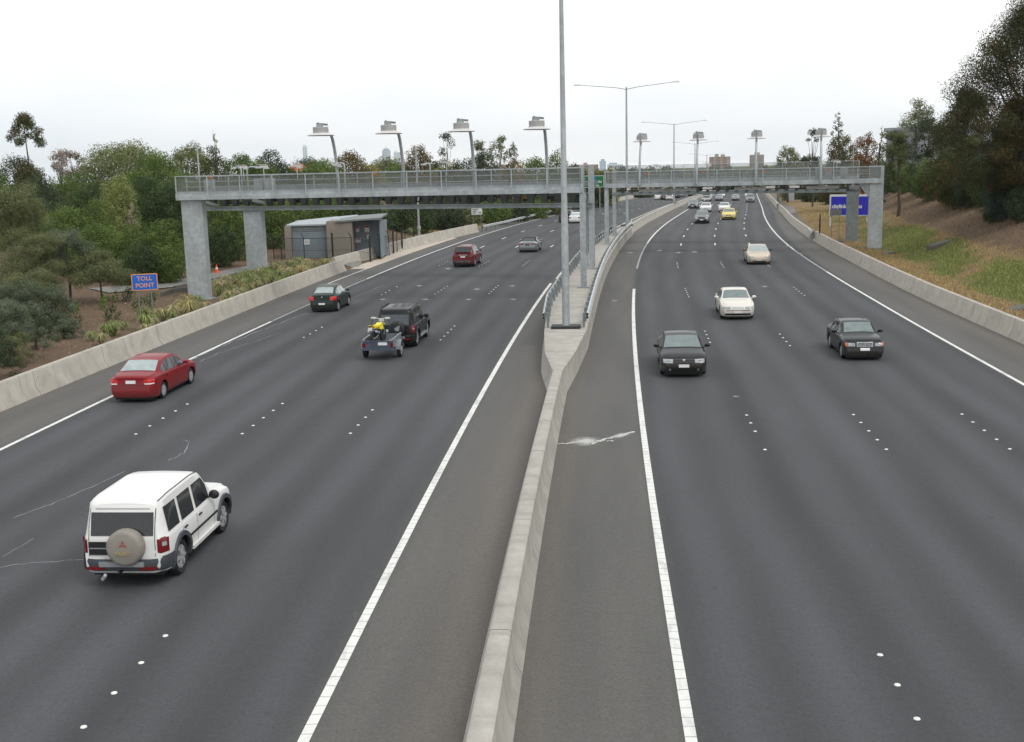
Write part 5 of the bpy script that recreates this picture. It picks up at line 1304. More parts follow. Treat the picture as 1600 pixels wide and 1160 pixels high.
sp = sedan(4.50, 1.72, 1.42, ro=1.0, fo=.80, r=.31, wscreen=M_WSC, top=[(0, .96), (.06, 1.0), (.55, 1.02), (.75, 1.02), (1.25, 1.36), (1.75, 1.42), (2.4, 1.42), (2.62, 1.37), (3.22, .98), (4.0, .93), (4.35, .86), (4.50, .74)], belt=[(0, .90), (.7, .92), (3.2, .91), (4.1, .84), (4.5, .70)], plan=(.5, .13),
    foff=[(.2, -.06), (.32, .02), (.5, .02), (.56, -.02), (.85, -.08)],
    gh=(.75, 1.3, 2.58, 3.22), wins=[(1.0, 1.3), (1.36, 2.05), (2.12, 2.92)], seams=[1.2, 2.08, 3.05], handles=[1.4, 2.2],
    ends=[('headlight', True, .40, .68, .62, .76, M_LAMP), ('indicator', True, .685, .79, .62, .76, M_AMB), ('grille', True, -.33, .33, .60, .79, M_SILV), ('grille_mesh', True, -.30, .30, .62, .765, M_BLACK), ('number_plate', True, -.19, .19, .44, .55, M_WHITE), ('tail_light', False, .4, .78, .7, .86, M_RED)])
t, b, put = toward('sedan', 'dark grey upright sedan with orange indicators and a chrome grille', 'car', sp, M_PDG, 1345, 560, 0, glass=M_RS2)
for zz in (.655, .695, .735): put(MB().quadgrid(end_panel(b, True, -.29, .29, zz, zz + .012, .024, 6, 1)), 'grille_bar', M_SILV)
put(MB().quadgrid(end_panel(b, True, -.012, .012, .62, .77, .026, 1, 4)), 'grille_bar', M_SILV)
sp = sedan(4.77, 1.78, 1.43, wscreen=M_WSC, ends=[('headlight', True, .38, .78, .58, .71, M_LAMP), ('grille', True, -.30, .30, .60, .69, M_SILV), ('air_intake', True, -.66, .66, .26, .36, M_BLACK), ('number_plate', True, -.20, .20, .38, .50, M_WHITE), ('bumper_strip', True, -.82, .82, .50, .53, M_BLACK), ('tail_light', False, .5, .8, .7, .9, M_RED)])
toward('sedan', 'ivory white sedan in the second lane between the black and the beige car', 'car', sp, M_PIVO, 1151, 498, 0, glass=M_RS2)
sp = sedan(4.9, 1.86, 1.42, wscreen=M_RSKY, fo=1.0, top=[(0, .9), (.06, .94), (.55, 1.0), (.75, 1.01), (1.5, 1.36), (2.0, 1.42), (2.5, 1.42), (2.85, 1.36), (3.6, .96), (4.35, .82), (4.75, .70), (4.9, .6)], plan=(.8, .26),
    ends=[('headlight', True, .40, .74, .55, .65, M_LAMP), ('number_plate', True, -.19, .19, .32, .43, M_WHITE), ('air_intake', True, -.5, .5, .22, .30, M_BLACK), ('tail_light', False, .5, .8, .7, .9, M_RED)], gh=(.75, 1.55, 2.8, 3.6), wins=[(1.2, 1.55), (1.6, 2.3), (2.36, 3.22)])
toward('sedan', 'champagne beige rounded sedan with dark mirrors in the third lane', 'car', sp, M_PBEI, 1185, 413, 0, glass=M_RS2, wmir=M_BLACK)
UTE = sedan(4.9, 1.80, 1.60, clear=.24, r=.34, wscreen=M_WSC, rear_window='none', top=[(0, 1.0), (.05, 1.02), (1.5, 1.02), (1.9, 1.02), (2.0, 1.52), (2.4, 1.60), (2.9, 1.58), (3.05, 1.53), (3.6, 1.10), (4.5, 1.0), (4.8, .88), (4.9, .7)], belt=[(0, .98), (3.6, 1.02), (4.6, .92), (4.9, .66)], yt=[(0, .9), (1.8, .9), (2.0, .76), (3.0, .74), (3.6, .86), (4.9, .78)], gh=(1.85, 2.05, 3.0, 3.6), wins=[(2.15, 3.2)], seams=[2.1, 3.3], handles=[2.3], plan=(.5, .12),
    ends=[('headlight', True, .48, .80, .70, .86, M_LAMP), ('grille', True, -.44, .44, .66, .86, M_BLACK), ('front_bumper', True, -.84, .84, .30, .60, M_BLACK), ('number_plate', True, -.2, .2, .46, .57, M_WHITE), ('tail_light', False, .6, .85, .7, .95, M_RED)])
toward('pickup', 'silver pickup with a black bull bar left of the yellow taxi', 'pickup', UTE, M_PSIL, 1096.5, 349.5, 0, glass=M_GL)
t, b, put = toward('taxi', 'yellow taxi sedan in the third lane near the gantry', 'taxi', sedan(4.9, 1.86, 1.45, wscreen=M_WSC), M_PYEL, 1138.5, 343.5, 0, glass=M_GL)
put(MB().box((2.2, 0, 1.53), (.16, .5, .11), 0, .85), 'roof_sign', M_PYEL)
for nm, lab, sp, m, px, py in (('sedan', 'white sedan just behind the yellow taxi', sedan(wscreen=M_WSC), M_PW, 1131.5, 331.5), ('sedan', 'white sedan just behind the silver pickup', sedan(wscreen=M_WSC), M_PW, 1102.5, 331.5), ('pickup', 'silver pickup with black bumper beside the median wall', UTE, M_PSIL, 1082.5, 326.5),
    ('sedan', 'small silver blue sedan right of the white truck', sedan(wscreen=M_WSC), M_PSIL, 1123.5, 314), ('sedan', 'silver sedan in the middle lane under the gantry', sedan(wscreen=M_WSC), M_PSIL, 1149, 313.8), ('four_wheel_drive', 'pale four-wheel drive with dark bumper beside the far outer edge line', CSUV, M_PSIL, 1172, 316.5),
    ('sedan', 'far white sedan behind the small silver blue one', sedan(wscreen=M_WSC), M_PW, 1127.5, 308.5), ('sedan', 'far red sedan under the gantry beside the truck', sedan(wscreen=M_WSC), M_PRED, 1120.5, 303.5), ('sedan', 'far white sedan behind the pale four-wheel drive', sedan(wscreen=M_WSC), M_PW, 1169.5, 309)):
    toward(nm, lab, 'car' if nm != 'pickup' else 'pickup', sp, m, px, py, 0, glass=M_GL)
# white truck
p = onground(1103.5, 314.5, road_h); s = math.atan(slope(p.y)); M_TG = plain('truck_green', srgb('#5d7f74', .8), .4, .1, 2)
t = thing('box_truck', 'white box truck with a dark windscreen under the gantry', 'truck', (p.x + math.sin(s) * 3, p.y + math.cos(s) * 3, zr(p.y + 3)), -math.pi / 2 - s, GT)
MB().box((2.2, 0, 1.35), (1.6, 2.05, 1.7), 0, .94).box((2.95, 0, .62), (.3, 2.05, .35)).build('cab', M_PW, t)
MB().add([(3.0, -.88, 1.35), (3.0, .88, 1.35), (2.965, .84, 2.05), (2.965, -.84, 2.05)], [(0, 1, 2, 3)]).box((2.99, 0, 1.7), (.03, 1.7, .62)).build('windscreen', M_TG, t)
MB().box((-.9, 0, 1.85), (4.4, 2.3, 2.5)).build('cargo_box', M_PW, t); MB().box((0, 0, .55), (6, .9, .2)).build('chassis', M_BLACK, t)
MB().box((3.02, 0, 1.0), (.06, 1.3, .28)).build('grille', M_BLACK, t)
for x in (2.1, -1.9):
    for sd in (1, -1): wheel(t, x, sd * .9, .42, .24, M_RIM, 6)
for sd in (1, -1): MB().box((3.03, sd * .8, .98), (.05, .32, .2)).build('headlight', M_LAMP, t)
# ================================================================ VEGETATION
def rgb(h, k=1.25): return np.array(srgb(h, k)[:3])
PAL = {'dark': ('#2f3a1c', '#4f5a2c'), 'mid': ('#42552a', '#67783a'), 'bright': ('#3f5328', '#69783a'), 'light': ('#5f6b3a', '#8d9156'), 'olive': ('#4f5537', '#777c55'), 'greyg': ('#434d3a', '#6f7862'),
       'dome': ('#4a5530', '#7d8450'), 'rust': ('#3d4426', '#6e6034'), 'orange': ('#5a4a26', '#9a6f35'), 'pine': ('#2c3a22', '#4a5c33'), 'dead': ('#7d7166', '#a09388'), 'deep': ('#2b3626', '#4b573d'), 'yellow': ('#5c5c2a', '#94894a'), 'straw': ('#6f7146', '#b3aa7c'), 'gum': ('#262d18', '#444a28'), 'blue': ('#2f3d33', '#52645a')}
def leaf_mesh(name, clumps, size, dens, pal, rng, flat=.5, droop=0.0, accent=None):
    """clumps: (centre, radii). Leaf sprays scattered through the outer half of every clump."""
    V = []; T = []
    a, b = rgb(pal[0]), rgb(pal[1])
    for c, r in clumps:
        r = np.array(r, float); area = 4 * math.pi * ((r[0] * r[1]) ** 1.6 / 3 + (r[0] * r[2]) ** 1.6 / 3 + (r[1] * r[2]) ** 1.6 / 3) ** (1 / 1.6)
        n = max(6, int(area * dens / (size * size)))
        u = rng.normal(size=(n, 3)); u /= np.linalg.norm(u, axis=1)[:, None]
        k = rng.random(n) ** .35
        # noisy surface so that the clump has no clean outline
        k = k * (1 + .18 * np.sin(u[:, 0] * 7 + c[0]) * np.cos(u[:, 2] * 6 + c[2]) + rng.normal(size=n) * .07)
        p = np.array(c) + u * r * k[:, None]
        nn = u + rng.normal(size=(n, 3)) * flat; nn[:, 2] += .25; nn /= np.linalg.norm(nn, axis=1)[:, None]
        t = rng.normal(size=(n, 3)); t[:, 2] -= droop * 2; t -= nn * (t * nn).sum(1)[:, None]; t /= np.linalg.norm(t, axis=1)[:, None]
        w_ = np.cross(nn, t); L_ = size * rng.uniform(.6, 1.35, n)[:, None]; Wd = L_ * rng.uniform(.45, .8, n)[:, None]
        V.append(np.stack([p - t * L_ * .5, p + w_ * Wd * .5, p + t * L_ * .5, p - w_ * Wd * .5], 1))
        m = np.clip(rng.normal(.45 + rng.uniform(-.22, .22), .22, n), 0, 1)[:, None]
        col = a * (1 - m) + b * m
        if accent is not None:
            s_ = (rng.random(n) < accent[1] * (1.6 if rng.random() < .45 else .35))[:, None]; col = np.where(s_, rgb(accent[0]) * rng.uniform(.7, 1.15, n)[:, None], col)
        T.append(col)
    V = np.concatenate(V); T = np.concatenate(T); n = len(V)
    me = bpy.data.meshes.new(name); me.vertices.add(n * 4); me.vertices.foreach_set('co', V.astype(np.float32).ravel())
    me.loops.add(n * 4); me.loops.foreach_set('vertex_index', np.arange(n * 4, dtype=np.int32)); me.polygons.add(n)
    me.polygons.foreach_set('loop_start', np.arange(0, n * 4, 4, dtype=np.int32)); me.polygons.foreach_set('loop_total', np.full(n, 4, dtype=np.int32))
    at_ = me.color_attributes.new('tint', 'FLOAT_COLOR', 'POINT')
    at_.data.foreach_set('color', np.repeat(np.concatenate([T, np.ones((n, 1))], 1), 4, axis=0).astype(np.float32).ravel())
    me.materials.append(M_LEAF); me.update(calc_edges=True)
    return me
LEAFN = [0]
def tree(name, label, px, ytop, wpx, Y, kind='mid', form='round', base=None, lean=0, seed=1, group=None, cat='tree', bark=None, accent=None, leafk=1.0, low=.0, depth=1.0, dens=1.0):
    """px: picture column of the trunk, ytop: row of the highest leaf, wpx: crown width as seen, Y: distance ahead."""
    rng = np.random.default_rng(seed); r_ = random.Random(seed)
    if base is not None:
        q = onground(px, base, terrain)
        if 45 < q.y < 260: Y = q.y
    if form == 'round' and not low and group in (G1, G3, G5): low = .07
    if group == G3: wpx *= 1.35; ytop -= 4
    top = at(px, ytop, Y); gz = terrain(top.x, Y)
    H = top.z - gz; W_ = wpx * Y / FOC * 1.0
    t = thing(name, label, cat, (top.x, Y, gz), 0, group)
    size = max(.055, Y * .00128) * leafk
    cl = []; limbs = []
    R = W_ / 2
    if form in ('round', 'dome'):
        c0 = low if low else (.22 if form == 'round' else .10)
        zc = H * (c0 + (1 - c0) * .5); rz = H * (1 - c0) * .5
        if low and low < .1: zc = H * .44; rz = H * .63
        k = 34 if form == 'round' else 46
        cl.append(((0, 0, zc), (R * .62, R * .62 * depth, rz * .70)))
        for i in range(k):
            ph = i * 2.39996; cz = 1 - 1.85 * (i + .5) / k; s = math.sqrt(max(0, 1 - cz * cz)); jr = r_.uniform(.66, .84)
            rr = R * r_.uniform(.22, .40) if form == 'round' else R * r_.uniform(.26, .36)
            sq = 1.0 if form == 'round' else .8
            cl.append(((R * jr * s * math.cos(ph), R * jr * s * math.sin(ph) * depth, max(zc + rz * jr * cz, rr * .35)), (rr, rr, min(rr, rz * .5) * sq)))
            if i % 4 == 0: limbs.append(cl[-1][0])
    elif form == 'loose':
        for i in range(52):
            ph = r_.uniform(0, 6.283); h = r_.random() ** .8; ra = R * r_.uniform(.2, 1.05) * (1 - .55 * h ** 2); rr = R * r_.uniform(.13, .34)
            zz = H * (low + (.93 - low) * h); cl.append(((ra * math.cos(ph), ra * math.sin(ph), max(zz, rr * .3)), (rr, rr, rr * r_.uniform(.55, .95))))
            if i % 6 == 0: limbs.append(cl[-1][0])
    elif form == 'cone':
        for i in range(40):
            h = (i + .5) / 40; z = H * (.12 + .86 * h); ra = R * (1 - h) ** .8 * .75 + R * .06; ph = i * 2.39996
            rr = R * (.42 * (1 - h) + .12) * r_.uniform(.8, 1.2); cl.append(((ra * math.cos(ph), ra * math.sin(ph), z), (rr, rr, rr * 1.1)))
            if i % 6 == 0: limbs.append(cl[-1][0])
    elif form == 'airy':
        n = 24
        for i in range(n):
            h = r_.uniform(.30, .97); ph = r_.uniform(0, 6.28); ra = R * r_.uniform(.15, .85) * (1.05 - .55 * max(0, h - .6) / .4); rr = R * r_.uniform(.20, .36)
            c = (ra * math.cos(ph), ra * math.sin(ph), H * h - rr * .3); cl.append((c, (rr, rr, rr * r_.uniform(.7, 1.2)))); limbs.append(c)
        cl.append(((0, 0, H * .93), (R * .26, R * .26, H * .07)))
    elif form == 'sprig':       # dense skirt with a bare stem and a loose tuft on top
        for i in range(34):
            ph = i * 2.39996; h = r_.random(); ra = R * .72 * (1 - .55 * h) * r_.uniform(.5, 1); rr = R * r_.uniform(.22, .36); cl.append(((ra * math.cos(ph), ra * math.sin(ph), H * (.12 + .52 * h)), (rr, rr, rr)))
        for i in range(18):
            ph = i * 2.4; rr = R * r_.uniform(.17, .27); h = .77 + .20 * (i / 17); ra = R * .52 * (1 - (i / 17) ** 2 * .95); c = (ra * math.cos(ph), ra * math.sin(ph), H * h); cl.append((c, (rr, rr, rr * .8)))
            pass
    elif form == 'big':         # broad, tiered gum crown
        for i in range(120):
            h = (i + .5) / 120; ph = i * 2.39996; prof = interp(h, [(0, .72), (.2, 1.0), (.45, .98), (.65, .74), (.82, .46), (1, .12)])
            ra = R * prof * r_.uniform(.25, .90); rr = R * r_.uniform(.12, .22); c = (ra * math.cos(ph), ra * math.sin(ph) * depth, H * (.16 + .80 * h)); cl.append((c, (rr, rr, rr * .75)))
            if i % 7 == 0: limbs.append(c)
    me = leaf_mesh('crown', cl, size, (1.0 if form == 'airy' else 1.7 if form == 'sprig' else 1.0) * dens, PAL[kind], rng, droop=.5 if form in ('airy', 'big') else 0, accent=accent)
    LEAFN[0] += len(me.polygons)
    o = bpy.data.objects.new('crown', me); COL.objects.link(o); o.parent = t
    tr = max(.06, H * (.010 if form in ('airy', 'sprig') else .018)); mb = MB()
    zf = H * (.5 if form == 'dome' else .95 if form == 'sprig' else .8)
    bend = [(math.sin(q * 2.3 + seed) * tr * 1.5, math.cos(q * 1.7 + seed) * tr * 1.2, zf * q) for q in (0, .15, .35, .55, .75, 1.0)]; bend[0] = (0, 0, -.3)
    mb.tube(bend, [tr * 1.35, tr * 1.1, tr * .9, tr * .7, tr * .5, tr * .2], 8)
    for c in limbs:
        z0 = max(.12 * H, min(c[2] * .6, zf * .85)); q = z0 / zf
        s0 = (math.sin(q * 2.3 + seed) * tr * 1.5, math.cos(q * 1.7 + seed) * tr * 1.2, z0)
        m = (s0[0] * .5 + c[0] * .5, s0[1] * .5 + c[1] * .5, s0[2] * .62 + c[2] * .38)
        mb.tube([s0, m, c], [tr * .45, tr * .3, tr * .12], 5, cap=False)
    mb.build('trunk', bark or M_BARK, t, smooth=60)
    return t
G5 = 'trees beyond the toll point'; G1 = 'trees of the wooded bank left of the freeway'; G2 = 'trees on the bank right of the freeway'; G3 = 'trees on the skyline beyond the left gantry'
T = tree
# left wood, back row
T('eucalyptus_tree', 'dark tree with a bare stem and loose tuft far left on the skyline', 36, 176, 86, 112, 'dark', 'sprig', seed=1, group=G1, accent=('#5d4a33', .25))
T('dead_tree', 'greyish half dead tree showing bare twigs right of the tufted tree', 92, 232, 60, 128, 'dead', 'airy', seed=2, group=G1)
T('dead_tree', 'brownish half dead tree left of the great pale dome', 116, 234, 52, 126, 'dead', 'airy', seed=3, group=G1, accent=('#5c4a3c', .4))
T('tea_tree', 'great smooth dome shaped tree, tallest on the left skyline', 186, 214, 132, 122, 'dome', 'dome', seed=4, group=G1)
T('tea_tree', 'broad dark dome between the tallest dome and the pale one', 246, 232, 96, 118, 'mid', 'dome', seed=5, group=G1)
T('tea_tree', 'pale olive dome behind the left end of the gantry', 295, 217, 78, 132, 'dome', 'dome', seed=6, group=G1)
T('blackwood_tree', 'very dark rounded tree right of the pale olive dome', 331, 216, 58, 124, 'dark', 'round', seed=7, group=G1, accent=('#5a4a30', .2))
T('eucalyptus_tree', 'thin sapling tuft poking above the very dark tree', 333, 202, 14, 126, 'olive', 'airy', seed=8, group=G1, leafk=.8)
T('wattle_tree', 'mid green tree in shade below the half dead trees', 112, 262, 92, 110, 'mid', 'round', seed=9, group=G1)
T('wattle_tree', 'deep green shaded tree behind the light yellow green one', 226, 272, 90, 106, 'pine', 'round', seed=10, group=G1)
T('wattle_tree', 'deep green tree directly behind the front gantry column', 262, 282, 80, 108, 'pine', 'round', seed=11, group=G1)
T('wattle_tree', 'light yellow green tree in the middle of the left wood', 181, 262, 66, 97, 'light', 'round', seed=12, group=G1, low=.12)
T('eucalyptus_tree', 'dark loose tree below the tufted tree', 62, 268, 84, 99, 'deep', 'round', seed=13, group=G1, accent=('#6d7a3c', .15))
for i, (px, yt, wp, Y, kd, lab) in enumerate([(372, 246, 50, 150, 'mid', 'small green tree behind the bent walkway lamps'), (382, 238, 22, 152, 'olive', 'thin sapling right of the very dark rounded tree'), (420, 236, 46, 168, 'deep', 'dark eucalypt on the skyline left of the orange roof'), (398, 255, 54, 150, 'bright', 'bright green low tree above the walkway rail'),
    (440, 262, 50, 175, 'dark', 'low dark tree in front of the orange roofed house'), (480, 248, 44, 300, 'deep', 'wide umbrella pine at the foot of the slim city tower'), (498, 258, 60, 190, 'bright', 'bright green low tree left of the first saucer lamp'), (545, 237, 46, 185, 'rust', 'rusty brown green tree right of the first saucer lamp'),
    (575, 262, 44, 200, 'yellow', 'low yellowish tree below the second saucer lamp'), (604, 250, 52, 215, 'olive', 'twiggy olive tree below the blue city tower'), (653, 227, 42, 170, 'rust', 'tall rusty tree beside the thin steel mast'), (676, 258, 34, 190, 'light', 'pale low tree right of the tall rusty tree'),
    (735, 250, 44, 175, 'deep', 'dark low tree left of the third saucer lamp'), (757, 236, 38, 178, 'deep', 'dark tree right of the third saucer lamp'), (800, 250, 36, 176, 'orange', 'orange tinged tree below the airy eucalypts'), (835, 246, 46, 190, 'mid', 'green tree left of the fourth saucer lamp'), (866, 240, 40, 192, 'mid', 'pointed green tree behind the fourth saucer lamp'), (893, 258, 40, 215, 'deep', 'low dark tree right of the fourth saucer lamp'),
    (625, 262, 44, 205, 'mid', 'low green tree under the pale city tower'), (705, 262, 50, 185, 'yellow', 'low yellow green tree left of the airy eucalypt'), (520, 262, 40, 180, 'mid', 'low green tree behind the first saucer lamp pole'), (780, 258, 44, 178, 'dark', 'low dark tree under the tallest airy eucalypt')]):
    T('skyline_tree' if kd != 'rust' else 'cypress_tree', lab, px, yt, wp, Y, kd, 'round', seed=40 + i, group=G3, accent=('#7a5a2e', .25) if kd in ('rust', 'orange') else None)
T('eucalyptus_tree', 'tall airy eucalypt between the second and third saucer lamps', 699, 210, 42, 168, 'deep', 'airy', seed=71, group=G3, bark=M_BARKP)
T('eucalyptus_tree', 'tallest airy eucalypt between the third and fourth saucer lamps', 781, 214, 36, 172, 'olive', 'airy', seed=72, group=G3, bark=M_BARKP)
T('eucalyptus_tree', 'thin airy eucalypt right of the tallest airy one', 801, 224, 24, 174, 'olive', 'airy', seed=73, group=G3, bark=M_BARKP)
T('eucalyptus_tree', 'airy eucalypt just right of the third saucer lamp pole', 748, 222, 30, 180, 'olive', 'airy', seed=74, group=G3, bark=M_BARKP)
# left wood, front bushes
for i, (px, yt, wp, Y, kd, lab) in enumerate([(60, 292, 90, 104, 'deep', 'shaded green tree filling the wood under the tufted tree'), (140, 282, 80, 104, 'pine', 'shaded green tree left behind the light yellow green one'), (205, 262, 90, 112, 'mid', 'soft green tree under the tallest dome'), (275, 262, 80, 114, 'mid', 'soft green tree under the pale olive dome'), (20, 240, 70, 120, 'deep', 'dark tree at the far left edge of the skyline'), (-5, 262, 60, 108, 'mid', 'green tree cut by the left edge of the picture'), (318, 280, 70, 112, 'pine', 'dark green tree behind the left end of the walkway'), (362, 284, 70, 118, 'pine', 'dark green tree behind the bent walkway lamps'), (410, 286, 70, 124, 'mid', 'green tree behind the rear gantry column')]):
    T('wattle_tree', lab, px, yt, wp, Y, kd, 'round', seed=500 + i, group=G1)
for i, (px, yt, wp, Y, kd, lab, nm) in enumerate([(100, 318, 92, 92, 'mid', 'round mid green bush left of the light yellow green tree', 'wattle_bush'), (150, 305, 60, 93, 'bright', 'bright yellow green bush at the foot of the light tree', 'wattle_bush'), (148, 352, 90, 88, 'bright', 'leafy green bush in the middle of the left wood', 'wattle_bush'),
    (205, 350, 84, 87, 'bright', 'leafy green bush left of the toll point sign', 'wattle_bush'), (255, 340, 78, 88, 'bright', 'leafy green bush above the toll point sign', 'wattle_bush'), (215, 385, 80, 84, 'pine', 'dark green bush directly behind the toll point sign', 'wattle_bush'), (262, 384, 54, 84.5, 'mid', 'green bush against the front gantry column', 'wattle_bush'),
    (332, 312, 56, 104, 'bright', 'bright bush between the two left gantry columns', 'wattle_bush'), (368, 310, 60, 104, 'bright', 'yellow green bush left of the rear gantry column', 'wattle_bush'), (345, 352, 60, 97.5, 'pine', 'dark bush low between the two gantry columns', 'wattle_bush'), (430, 306, 70, 116, 'mid', 'green bush left of the shed', 'wattle_bush'), (206, 316, 30, 91, 'dead', 'grey twiggy dead bush right of the light tree', 'dead_bush'),
    (640, 306, 84, 136, 'pine', 'dark green bush right of the shed canopy', 'wattle_bush'), (690, 306, 76, 144, 'deep', 'dark bush behind the thin steel mast', 'wattle_bush'), (560, 303, 100, 126, 'pine', 'green bush behind the shed roof', 'wattle_bush'), (490, 302, 100, 124, 'mid', 'long green bush behind the left half of the shed', 'wattle_bush'),
    (712, 334, 38, 146, 'deep', 'low dark bush left of the arrow notice sign', 'saltbush'), (735, 322, 40, 156, 'olive', 'brownish olive bush behind the arrow notice sign', 'saltbush'), (772, 314, 56, 160, 'mid', 'green bush right of the arrow notice sign', 'saltbush'), (802, 312, 56, 168, 'deep', 'dark mounded bush in the middle of the brown bank', 'saltbush'), (835, 316, 44, 176, 'mid', 'small green bush high on the brown bank', 'saltbush'), (866, 312, 40, 190, 'olive', 'olive bush near the top of the brown bank', 'saltbush')]):
    T(nm, lab, px, yt, wp, Y, kd, 'round' if nm != 'dead_bush' else 'airy', seed=90 + i, group='bushes left of the freeway', cat='bush', low=.04)
for i in range(22):
    rr_ = random.Random(400 + i); px = 470 + i * 19 + rr_.uniform(-6, 6); Y = 150 + i * 2.6 + rr_.uniform(-6, 6)
    T('bank_bush', 'leafy bush in the continuous belt along the top of the left bank', px, 288 + rr_.uniform(-8, 6), rr_.uniform(34, 52), Y, rr_.choice(['deep', 'mid', 'pine', 'dark', 'mid']), 'round', seed=420 + i, group='bush belt along the top of the left bank', cat='bush', low=.03)
for i, (px, yt, wp, Y, kd, fm, lab) in enumerate([(10, 282, 150, 74, 'olive', 'loose', 'tall drooping olive acacia at the left edge'), (58, 362, 126, 70, 'olive', 'loose', 'spreading olive acacia left of centre in the left wood'), (98, 356, 100, 73, 'greyg', 'loose', 'grey green feathery acacia with dark forked stems'), (150, 388, 108, 73, 'olive', 'loose', 'low spreading acacia with visible forked trunk'), (20, 440, 120, 60, 'greyg', 'loose', 'dark feathery acacia low at the left edge'), (52, 478, 60, 54, 'deep', 'loose', 'shaded young acacia near the barrier wall at left'), (100, 500, 52, 57.5, 'greyg', 'loose', 'small grey green shrub behind the barrier wall'), (8, 470, 110, 51, 'greyg', 'loose', 'big grey green shrub spilling to the wall at the left edge'), (40, 420, 120, 62, 'olive', 'loose', 'olive shrub filling the middle of the left edge'), (75, 446, 84, 61, 'greyg', 'loose', 'grey green shrub leaning right beside the mulch'), (-20, 500, 90, 46.5, 'deep', 'loose', 'dark shrub cut by the left edge of the picture'), (20, 520, 70, 50, 'olive', 'loose', 'low olive shrub close behind the wall at left')]):
    T('acacia_tree' if i < 5 else 'acacia_shrub', lab, px, yt, wp, Y, kd, fm, seed=130 + i, group='feathery acacias at the left', leafk=.75, low=.30 if i in (2, 3) else .02 if i >= 5 else .08, cat='tree' if i < 5 else 'shrub')
# right bank
T('gum_tree', 'huge dark gum tree with rusty highlights at the right edge', 1618, -4, 320, 80, 'gum', 'big', seed=160, group=G2, accent=('#64492a', .20), depth=.8, base=330)
T('gum_tree', 'broad lower gum bough reaching left of the huge tree', 1512, 136, 130, 86, 'gum', 'big', seed=161, group=G2, accent=('#5e4426', .14), base=310)
T('gum_tree', 'dense olive gum foliage below the huge tree at the right edge', 1590, 150, 140, 74, 'gum', 'big', seed=162, group=G2, accent=('#5e4a2a', .14), base=335)
T('wattle_tree', 'dark round wattle above the mulched slope right of centre', 1508, 215, 110, 84, 'dark', 'round', seed=163, group=G2, accent=('#6d4a2a', .12), base=318, low=.05)
T('wattle_tree', 'green wattle tree in front of the white warehouse', 1458, 250, 66, 92, 'mid', 'round', seed=164, group=G2, base=310, low=.05)
T('eucalyptus_tree', 'airy eucalypt with bare spreading branches before the warehouse', 1432, 152, 84, 118, 'olive', 'airy', seed=165, group=G2, bark=M_BARKP, base=285)
T('pine_tree', 'flat topped dark pine left of the bare branched eucalypt', 1408, 204, 50, 120, 'dark', 'loose', seed=166, group=G2, low=.30, base=285)
T('gum_tree', 'soft olive gum filling in front of the left end of the warehouse', 1398, 196, 58, 118, 'olive', 'loose', seed=180, group=G2, base=298, low=.10)
T('gum_tree', 'loose dark gum between the bare branched eucalypt and the huge tree', 1452, 178, 70, 118, 'deep', 'loose', seed=181, group=G2, base=300, low=.12)
T('cypress_tree', 'pointed slim cypress left of the warehouse', 1378, 194, 18, 135, 'pine', 'cone', seed=167, group=G2, base=285)
T('gum_tree', 'round rusty gum tree right of the last saucer lamp', 1354, 200, 46, 142, 'rust', 'round', seed=168, group=G2, accent=('#7a4c2c', .4), base=290)
T('gum_tree', 'low rusty gum at the right end of the gantry rail', 1342, 232, 34, 138, 'rust', 'round', seed=169, group=G2, accent=('#7a4a2a', .5), base=290)
T('eucalyptus_tree', 'tallest pointed dark eucalypt behind the last saucer lamp', 1309, 173, 46, 170, 'dark', 'cone', seed=170, group=G2, accent=('#6a4a2c', .25), base=285)
T('eucalyptus_tree', 'dark bushy eucalypt right behind the last saucer lamp', 1318, 206, 50, 165, 'dark', 'round', seed=171, group=G2, accent=('#6a4a2c', .2), base=285)
T('eucalyptus_tree', 'loose dark eucalypt left of the last saucer lamp', 1272, 198, 36, 190, 'deep', 'airy', seed=172, group=G2, base=285, dens=1.4)
T('wattle_tree', 'olive wattle with a thin spike left of the last saucer lamp', 1233, 225, 46, 230, 'olive', 'round', seed=173, group=G2, base=280)
T('wattle_tree', 'low olive tree between the spiked wattle and the dark eucalypts', 1262, 238, 40, 220, 'olive', 'round', seed=174, group=G2, base=280)
